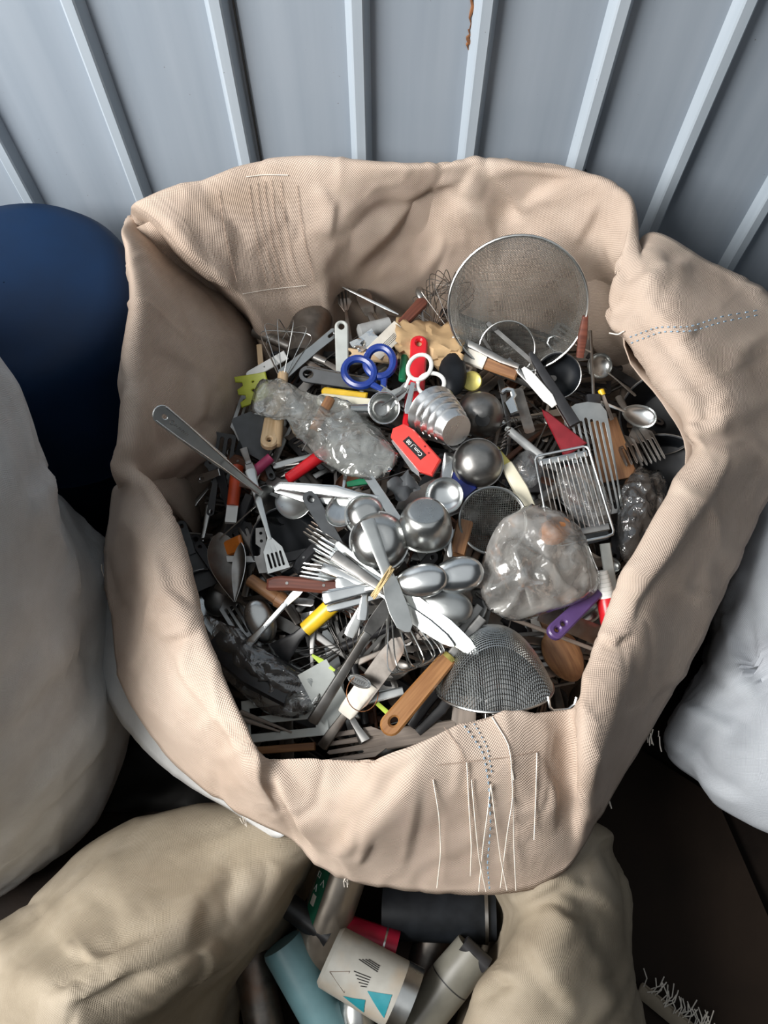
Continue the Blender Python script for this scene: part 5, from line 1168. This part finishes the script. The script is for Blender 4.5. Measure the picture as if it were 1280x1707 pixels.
film_bag('film_bag', 'shiny dark filled clear bag at the lower left rim', [(338, 1030), (375, 1035), (430, 1075), (490, 1115), (530, 1140), (530, 1175), (490, 1200), (440, 1185), (395, 1150), (350, 1095)], 0, .026, 'film_dark', ref='the dark shiny bag', seed=6, amp=.006, fold=.012,
         extra=[('dark_contents', crumple(G().bar([tuple(PZ((360, 1070, 0))) + (.05, .022), tuple(PZ((430, 1115, 4))) + (.07, .03), tuple(PZ((490, 1150, 2))) + (.06, .022)]), .008, 40, 2), 'black_plastic')])
film_bag('film_bag', 'crinkled clear bag with shiny wrapping by the right cloth', [(1042, 800), (1065, 778), (1100, 785), (1113, 815), (1105, 860), (1085, 900), (1055, 935), (1035, 930), (1028, 880), (1035, 835)], -4, .026, 'film_dark', ref='the crinkled clear bag', seed=9, amp=.007, fold=.014,
         extra=[('dark_contents', crumple(G().bar([tuple(PZ((1070, 800, -8))) + (.05, .022), tuple(PZ((1065, 860, -4))) + (.06, .03), tuple(PZ((1045, 920, -8))) + (.04, .022)]), .008, 40, 2), 'black_plastic')])
film_bag('film_bag', 'clear film sleeve behind the wires of the egg slicer', [(930, 790), (970, 770), (1000, 800), (1020, 850), (1005, 885), (965, 870), (935, 830)], 10, .016, 'film_clear', seed=12, amp=.005, fold=.008)

# ------------------------------------------------------------------ half buried utensils between them
HEAP = [(450, 545), (560, 490), (740, 476), (985, 528), (1070, 600), (1165, 735), (1130, 825), (1030, 1010), (965, 1150), (820, 1200), (650, 1255), (430, 1255), (335, 1060), (292, 900), (275, 835), (400, 705), (425, 600)]
def inside(x, y, poly):
    c = False; j = len(poly) - 1
    for i in range(len(poly)):
        xi, yi = poly[i]; xj, yj = poly[j]
        if (yi > y) != (yj > y) and x < (xj - xi) * (y - yi) / (yj - yi) + xi: c = not c
        j = i
    return c
PROTO = []
def proto(kind, phrase, L, fn, cat, *a, **k): PROTO.append((kind, phrase, L, fn(L, *a, **k), cat, []))
proto('table_fork', 'dull steel fork', .19, fork, 'fork', .05, .025, 4, 'steel_dull')
proto('table_spoon', 'dull steel spoon', .18, spoon, 'spoon', .058, .038, 'steel_dull')
proto('table_spoon', 'bright steel spoon turned face down', .17, spoon, 'spoon', .056, .036, 'steel', up=-1)
proto('table_knife', 'grey table knife', .20, table_knife, 'knife', m='steel_dull')
proto('table_knife', 'bright table knife', .20, table_knife, 'knife', m='steel')
proto('kitchen_knife', 'dark wooden handled knife', .20, riveted_knife, 'knife', hm='wood_dark', hb=.5)
proto('whisk', 'dim wire whisk', .20, whisk, 'whisk', .10, .026, 5, 'steel_dull', 'black_plastic')
proto('spatula', 'black nylon spatula', .22, turner, 'spatula', .07, .05, 0, 'charcoal_plastic', th=.003)
proto('dinner_knife', 'black handled dinner knife', .20, riveted_knife, 'knife', hm='black_plastic', bm='steel_old', hb=.5)
proto('ladle', 'dull steel ladle', .22, ladle, 'ladle', .034, .026, 'steel_dull')
proto('nylon_turner', 'black slotted nylon turner', .24, turner, 'turner', .08, .06, 4, 'black_plastic', th=.003)
proto('steel_turner', 'dull slotted steel turner', .22, turner, 'turner', .08, .06, 5, 'steel_dull', 'black_plastic')
proto('wooden_spoon', 'dark wooden spoon', .24, spoon, 'spoon', .06, .044, 'wood_dark', hw=.012, th=.008)
proto('peeler', 'black handled peeler', .16, lambda L: tool(L, L * .6, 'black_plastic', 'steel_dull', .010, hole=.004, shaft_r=.003), 'peeler')
proto('tongs', 'tarnished steel tongs', .22, lambda L: [('upper_arm', G().bar([(0, 0, 0, .012, .003), (L * .5, .008, .004, .014, .003), (L, .003, .002, .020, .003)]), 'steel_old'), ('lower_arm', G().bar([(0, 0, 0, .012, .003), (L * .5, -.010, -.004, .014, .003), (L, -.004, -.002, .020, .003)]), 'steel_old')], 'tongs')
proto('skewer', 'thin steel skewer', .21, lambda L: [('rod', G().tube([(0, 0, 0), (L * .96, 0, 0), (L, 0, 0)], [.0015, .0015, .0003], 6), 'steel_dull'), ('eye', G().torus((-.008, 0, 0), .009, .007, .0014, 16, 5), 'steel_dull')], 'skewer')
proto('tea_spoon', 'small bright tea spoon', .14, spoon, 'spoon', .042, .027, 'steel')
proto('serving_fork', 'tarnished fork', .20, fork, 'fork', .055, .028, 3, 'steel_old')
PMESH = [[(p[0], make_mesh(p[0], p[1], p[2])) for p in pr[3]] for pr in PROTO]
RF = random.Random(21); made = 0; tries = 0; SPOTS = []
USED = {}
REL = ['beside', 'under', 'near']
while made < 250 and tries < 6000:
    tries += 1
    x = RF.uniform(285, 1150); y = RF.uniform(480, 1240)
    if not inside(x, y, HEAP): continue
    if made > 60 and min((x - a) ** 2 + (y - b) ** 2 for a, b in SPOTS) < RF.uniform(200, 900): continue
    i = RF.randrange(len(PROTO)); kind, phrase, L, parts, cat, _ = PROTO[i]
    ang_ = RF.uniform(0, 2 * math.pi); hp = L * 960 / 2
    ax, ay = x - math.cos(ang_) * hp, y + math.sin(ang_) * hp * .9; bx, by = x + math.cos(ang_) * hp, y - math.sin(ang_) * hp * .9
    if not inside(ax, ay, HEAP) or not inside(bx, by, HEAP): continue
    layer = made % 3
    d0 = (-46, -70, -96)[layer]
    pa = keep_in(PZ((ax, ay, d0 + RF.uniform(-14, 10)))); pb = keep_in(PZ((bx, by, d0 + RF.uniform(-14, 10))))
    U = Vector((RF.uniform(-.35, .35), RF.uniform(-.35, .35), 1))
    M_ = frame(pb - pa, U, pa)
    near = sorted(REFS, key=lambda r_: (r_[0] - x) ** 2 + (r_[1] - y) ** 2)[:4]
    root = empty(kind, M_)
    for pn, me in PMESH[i]:
        c = bpy.data.objects.new(pn, me); COL.objects.link(c); c.parent = root
    lab = None
    opts = ['%s half buried beside %s' % (phrase, n_[2]) for n_ in near[:3]] + ['%s half buried between %s and %s' % (phrase, near[u][2], near[v][2]) for u, v in ((0, 1), (0, 2), (1, 2), (0, 3), (1, 3))]
    for l_ in opts:
        if l_ not in USED and len(l_.split()) <= 16: lab = l_; break
    if lab is None: lab = opts[0]
    USED[lab] = USED.get(lab, 0) + 1
    tag(root, lab, cat, 'utensils half buried in the heap')
    SPOTS.append((x, y)); made += 1
# the deepest dark tangle, too jumbled to count
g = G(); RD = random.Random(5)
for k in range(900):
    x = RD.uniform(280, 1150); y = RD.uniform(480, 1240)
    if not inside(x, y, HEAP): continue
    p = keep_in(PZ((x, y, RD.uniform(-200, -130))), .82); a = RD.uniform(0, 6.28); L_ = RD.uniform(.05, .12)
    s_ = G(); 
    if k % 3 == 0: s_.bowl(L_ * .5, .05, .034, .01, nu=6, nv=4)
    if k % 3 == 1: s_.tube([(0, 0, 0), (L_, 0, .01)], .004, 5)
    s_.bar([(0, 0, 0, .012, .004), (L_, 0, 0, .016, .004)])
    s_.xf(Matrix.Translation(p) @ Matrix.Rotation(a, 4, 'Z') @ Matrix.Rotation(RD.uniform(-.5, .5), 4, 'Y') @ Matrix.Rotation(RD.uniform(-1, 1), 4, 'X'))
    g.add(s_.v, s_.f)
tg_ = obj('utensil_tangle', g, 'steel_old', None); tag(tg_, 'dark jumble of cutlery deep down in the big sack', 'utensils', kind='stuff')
# ------------------------------------------------------------------ flasks in the lower sack
def flask(name, label, A, B, prof_, m, extra=(), seg=32, cat='flask', ref=None):
    pa, pb = P(A[0], A[1], max(A[2] - .17, .055)), P(B[0], B[1], max(B[2] - .17, .055)); X = pb - pa; L = X.length
    M_ = frame(X, (CAMP - pa).normalized(), pa)
    parts = [('body', G().lathe([(x * L, r) for x, r in prof_], seg), m)]
    for e in extra: parts.append((e[0], G().lathe([(x * L, r) for x, r in e[1]], seg), e[2]))
    return build(name, label, cat, M_, parts), L, M_
flask('water_bottle', 'matt light blue bottle in the lower sack', (575, 1760, .28), (470, 1572, .32), [(0, .0001), (0, .040), (.96, .041), (1.0, .038), (1.0, .0001)], 'bottle_blue', cat='bottle')
r_, L_, M_ = flask('travel_mug', 'white travel mug printed with teal triangles', (548, 1592, .37), (690, 1672, .37), [(0, .0001), (0, .046), (.04, .052), (.80, .055), (.80, .0001)], 'mug_white', [('steel_band', [(.80, .0555), (.97, .0558), (.97, .050)], 'steel'), ('dark_mouth_disc', [(.965, .0505), (.965, .0001)], 'ink')], cat='mug')  # mouth closed by a black disc that stands for the shade inside
def wrap(pts, r, mname, nm, w=None, closed=True):
    g = G()
    g.add([(x * L_, (r) * math.cos(a), (r) * math.sin(a)) for x, a in pts], [tuple(range(len(pts)))]); o = obj(nm, g, mname, r_, smooth=False); return o
def fan(p0, p1, p2, n=6):
    out = []
    g = G(); vs = []; fs = []
    for i in range(n + 1):
        for j in range(n + 1 - i):
            a = i / n; b = j / n; q = [p0[k] * (1 - a - b) + p1[k] * a + p2[k] * b for k in (0, 1)]
            vs.append(q)
    idx = {}; c = 0
    for i in range(n + 1):
        for j in range(n + 1 - i): idx[i, j] = c; c += 1
    for i in range(n):
        for j in range(n - i):
            fs.append((idx[i, j], idx[i + 1, j], idx[i, j + 1]))
            if j < n - i - 1: fs.append((idx[i + 1, j], idx[i + 1, j + 1], idx[i, j + 1]))
    rr = lambda x: .0524 + .003 * max(0, x - .04) / .76 + .0006
    g.add([(x * L_, rr(x) * math.cos(a), rr(x) * math.sin(a)) for x, a in vs], fs); return g
h = math.pi / 2
for (a, b, c) in [((.30, h + .95), (.52, h + .62), (.56, h + 1.15)), ((.50, h + .35), (.74, h + .10), (.76, h + .85))]:
    a, b, c = [(q[0], math.pi - q[1] + 0.0) if False else (q[0], q[1]) for q in (a, b, c)]
    obj('teal_triangle', fan(a, b, c), 'teal', r_)
rr_ = lambda x: .0527 + .003 * max(0, x - .04) / .76
for k in range(5):
    g = G(); g.tube([((.30 + .03 * k) * L_, rr_(.3) * math.cos(h + .05 + .07 * k), rr_(.3) * math.sin(h + .05 + .07 * k)), ((.48 - .0 * k) * L_, rr_(.48) * math.cos(h - .02 + .07 * k), rr_(.48) * math.sin(h - .02 + .07 * k))], .0007, 4); obj('printed_line', g, 'ink', r_)
for k in range(4):
    g = G(); g.tube([((.30 + .03 * k) * L_, rr_(.3) * math.cos(h - .32 - .05 * k), rr_(.3) * math.sin(h - .32 - .05 * k)), ((.52) * L_, rr_(.5) * math.cos(h - .26 - .06 * k), rr_(.5) * math.sin(h - .26 - .06 * k))], .0007, 4); obj('printed_line', g, 'ink', r_)
g = G(); tri = [(.08, h + .42), (.26, h + .12), (.30, h + .80), (.08, h + .42)]
g.tube([(x * L_, rr_(x) * math.cos(a), rr_(x) * math.sin(a)) for x, a in tri], .0007, 4); obj('printed_outline', g, 'wood_grey', r_)
r1, L1, M1 = flask('thermos', 'champagne metal thermos with a green label', (522, 1600, .28), (578, 1432, .36), [(0, .0001), (0, .045), (.05, .047), (.95, .047), (1, .04), (1, .0001)], 'champagne')
def sticker(root, L, r, x0, x1, a0, a1, mname, nm):
    g = G(); rows = [[((x0 + (x1 - x0) * i / 8) * L, r * math.cos(a0 + (a1 - a0) * j / 10), r * math.sin(a0 + (a1 - a0) * j / 10)) for i in range(9)] for j in range(11)]
    g.grid(rows); return obj(nm, g, mname, root)
lab_ = sticker(r1, L1, .0476, .40, .95, h - 1.05, h - .45, 'label_green', 'green_label')
for k, (xa, ya, pts) in enumerate([(.80, -.62, [(-.006, -.004), (.006, 0), (-.006, .004)]), (.72, -.90, [(-.006, -.004), (.006, 0), (-.006, .004)]), (.84, -.95, [(-.005, -.004), (.005, -.004), (.005, .004), (-.005, .004), (-.005, -.004)])]):
    g = G(); g.tube([(xa * L1 + p[0], .0480 * math.cos(h + ya + p[1] / .0476), .0480 * math.sin(h + ya + p[1] / .0476)) for p in pts], .0008, 4); o = obj('white_letter', g, 'white_ink', lab_)
sq = sticker(lab_, L1, .0479, .56, .66, h - .95, h - .70, 'paper_white', 'label_square')
flask('flask_cup', 'crimson flask lying below the green labelled thermos', (560, 1548, .31), (660, 1582, .31), [(0, .0001), (0, .030), (.78, .031), (.80, .0315), (1, .0315), (1, .0001)], 'crimson', [('ring', [(.78, .0317), (.81, .0317)], 'steel')])
flask('thermos', 'glossy black flask lying under the front hem', (640, 1518, .27), (826, 1524, .29), [(0, .0001), (0, .052), (.9, .052), (.95, .046), (1, .046), (1, .0001)], 'nonstick', [('band', [(.90, .0526), (.93, .0526)], 'steel_dull')])
flask('bottle_stopper', 'black plastic stopper at the upper left of the lower sack', (468, 1500, .33), (550, 1560, .33), [(0, .0001), (0, .022), (1, .024), (1, .0001)], 'black_plastic', cat='stopper')
flask('water_bottle', 'olive grey bottle slanting at the right of the travel mug', (650, 1760, .30), (790, 1585, .34), [(0, .0001), (0, .040), (.70, .040), (.705, .039), (.71, .040), (1.0, .037), (1.0, .0001)], 'bottle_grey', [('seam', [(.70, .0403), (.71, .0403)], 'ink')], cat='bottle')
flask('bottle_stopper', 'black stopper at the end of the olive grey bottle', (772, 1572, .36), (812, 1610, .36), [(0, .0001), (0, .015), (1, .015), (1, .0001)], 'black_plastic', cat='stopper')
flask('thermos', 'dark steel flask left of the light blue bottle', (450, 1760, .27), (418, 1590, .28), [(0, .0001), (0, .036), (.9, .036), (1, .03), (1, .0001)], 'steel_old')
flask('chrome_beaker', 'chrome beaker between the light blue bottle and the mug', (600, 1740, .28), (592, 1660, .30), [(0, .0001), (0, .034), (.8, .034), (.9, .031), (1, .031), (1, .0001)], 'steel', cat='beaker')
flask('thermos', 'very dark flask deep between mug and olive bottle', (700, 1640, .24), (730, 1530, .24), [(0, .0001), (0, .035), (1, .035), (1, .0001)], 'steel_old')
flask('thermos', 'dark brown flask deep at the left of the lower sack', (560, 1660, .20), (480, 1560, .22), [(0, .0001), (0, .04), (1, .04), (1, .0001)], 'charcoal_plastic')

# ------------------------------------------------------------------ floor clutter
g = G(); pts = [P(1000, 1210, .02), P(1190, 1330, .02), P(1290, 1560, .02), P(1310, 1800, .02), P(960, 1800, .02), P(960, 1300, .02)]
c0 = V(.55, -.05, 0); n_ = len(pts)
g.add([q - c0 + V(0, 0, .012) for q in pts] + [q - c0 - V(0, 0, .012) for q in pts], [tuple(range(n_))[::-1], tuple(range(n_, 2 * n_))] + [(i, (i + 1) % n_, n_ + (i + 1) % n_, n_ + i) for i in range(n_)])
bo = obj('floor_board', g, 'board_brown', None, smooth=False); bo.location = c0; tag(bo, 'dark brown flat board on the floor at lower right', 'board')
fr = empty('frayed_strip', Matrix.Translation(P(1090, 1690, .05))); tag(fr, 'frayed end of a woven strip on the dark board', 'cloth strip')
RS = random.Random(3)
base = [P(1068 + 110 * k / 22, 1640 + 90 * k / 22, .05) - fr.location for k in range(23)]
g = G(); g.grid([[q + V(-.012, -.02, .0) for q in base], [q for q in base], [q + V(.002, .002, .006) for q in base]]); obj('woven_edge', g, 'sack_cloth_b', fr).modifiers.new('t', 'SOLIDIFY').thickness = .002
for k in range(34):
    b = base[RS.randrange(23)] + V(RS.uniform(-.004, .004), RS.uniform(-.006, .004), .003); l = RS.uniform(.015, .045); a = RS.uniform(.1, 1.3)
    g = G(); g.tube([b, b + V(math.cos(a) * l * .5, math.sin(a) * l * .5, .008), b + V(math.cos(a + .3) * l, math.sin(a + .3) * l, .006)], .0011, 4); obj('strand', g, 'thread', fr)
g = G(); rows = [[V(-.60 + .44 * i / 20, .09 + .25 * j / 14, .012 + .05 * max(0, noise.noise(Vector((i * .35, j * .35, 2)))) + .02) for i in range(21)] for j in range(15)]
g.grid(rows); o = obj('tarpaulin', g, 'dark_tarp', None, angle=180); o.modifiers.new('t', 'SOLIDIFY').thickness = .002
tag(o, 'dark grey tarpaulin on the floor between the sacks', 'tarpaulin')
# ------------------------------------------------------------------ loose threads, seams, wrinkle lines and liner of the big sack
def on_rim(px, py, lift=.0016):
    """point of the rim cloth nearest to this line of sight"""
    d = P(px, py, .5) - CAMP; d.normalize(); best = None
    for col in DISP:
        for q in col:
            v = q - CAMP; t = v.dot(d); e = (v - d * t).length
            if e < .016:
                s_ = t + e * 1.5
                if best is None or s_ < best[0]: best = (s_, q)
    if best is None: return None
    t = (best[1] - CAMP).dot(d)
    return CAMP + d * (t - lift - .002)
SKI = sack.matrix_world.inverted()
def thread(path, r=.0009, m='thread', nm='loose_thread', dash=0):
    pts = []
    for i in range(len(path) - 1):
        for s_ in range(4):
            t = s_ / 4; pts.append(on_rim(path[i][0] * (1 - t) + path[i + 1][0] * t, path[i][1] * (1 - t) + path[i + 1][1] * t))
    pts.append(on_rim(*path[-1])); pts = [p for p in pts if p]
    if len(pts) < 2: return
    sm_ = [pts[0]] + [(pts[i - 1] + pts[i] * 2 + pts[i + 1]) / 4 for i in range(1, len(pts) - 1)] + [pts[-1]]
    g = G()
    if dash:
        dense = up_open_list(sm_, 4)
        for i in range(0, len(dense) - 2, 3): g.tube([dense[i], dense[i + 1]], r, 5)
    else: g.tube(sm_, r, 5)
    o = obj(nm, g, m, sack); o.matrix_parent_inverse = SKI
for path in [[(722, 1300), (732, 1360), (735, 1420), (728, 1480)], [(778, 1270), (782, 1350), (786, 1410), (784, 1460)], [(786, 1300), (792, 1370), (798, 1430), (810, 1486)],
             [(818, 1308), (812, 1360), (805, 1410), (798, 1486)], [(818, 1308), (826, 1370), (834, 1430), (845, 1484)], [(852, 1270), (855, 1330), (845, 1390), (834, 1480)], [(856, 1330), (856, 1400), (860, 1484)],
             [(820, 1195), (848, 1240), (856, 1300)], [(895, 1255), (893, 1330), (890, 1400)]]: thread(path)
thread([(774, 1210), (806, 1255), (815, 1310), (818, 1380), (812, 1440), (816, 1484)], .0013, 'thread_blue', 'blue_stitching', 1)
thread([(790, 1206), (812, 1245), (820, 1290)], .0010, 'thread_blue', 'blue_stitching', 1)
thread([(740, 1212), (768, 1250), (778, 1290)], .00045, 'thread_brown', 'seam_wrinkle_line')
thread([(728, 1276), (800, 1268), (850, 1262), (900, 1252)], .00045, 'thread_brown', 'seam_wrinkle_line')
thread([(1050, 562), (1095, 545), (1150, 545), (1200, 528), (1275, 515)], .0013, 'thread_blue', 'blue_stitching', 1)
thread([(1052, 572), (1100, 553), (1155, 552), (1205, 536), (1275, 523)], .0013, 'thread_blue', 'blue_stitching', 1)
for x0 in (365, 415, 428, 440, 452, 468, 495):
    thread([(x0, 300 + abs(x0 - 450) * .2), (x0 + 4, 350), (x0 + 14, 410), (x0 + 30, 470)], .00045, 'thread_brown', 'seam_wrinkle_line')  # brown threads here draw the shade of fine vertical wrinkles as colour
thread([(405, 490), (450, 482), (510, 476)], .0006, 'thread', 'loose_thread')
thread([(410, 295), (440, 291), (480, 292)], .0008, 'thread', 'loose_thread')
thread([(1015, 555), (1030, 558), (1040, 552)], .0013, 'thread', 'loose_thread')
for px, py, n_, z_ in ((1016, 1312, 6, .475), (180, 940, 4, .54), (582, 1458, 9, .45), (412, 1358, 5, .49), (1095, 1222, 6, .49)):
    b0 = P(px, py, z_)
    for k in range(n_):
        g = G(); a = RS.uniform(-2.6, -.6); l = RS.uniform(.012, .04) * (1 if px > 900 else .5); b = b0 + V(RS.uniform(-.012, .012), RS.uniform(-.006, .006), 0)
        g.tube([b, b + V(math.cos(a) * l * .3, math.sin(a) * l * .5, -.01), b + V(math.cos(a + .4) * l * .4, math.sin(a + .4) * l, -.02)], .0009, 4); o = obj('frayed_thread', g, 'thread', sack); o.matrix_parent_inverse = SKI
# white liner edge showing under the rim at the left front
lin = []
for a, b in [((196, 930, .50), (178, 950, .44)), ((192, 990, .49), (166, 1040, .42)), ((208, 1080, .48), (162, 1110, .41)), ((232, 1150, .47), (188, 1180, .40)), ((285, 1220, .46), (232, 1240, .39)), ((350, 1285, .46), (300, 1300, .40)), ((420, 1345, .45), (385, 1352, .41)), ((470, 1395, .45), (450, 1396, .42))]:
    pa, pb = P(*a), P(*b); lin.append([V(pa.x, pa.y, pa.z + .0) + V(.02, .02, 0), pa, pb])
o, _ = cloth('white_liner', lin, False, 8, 6, 'white_sack', sack, amp=.003, crease=.003, freq=10, seed=4); o.matrix_parent_inverse = SKI
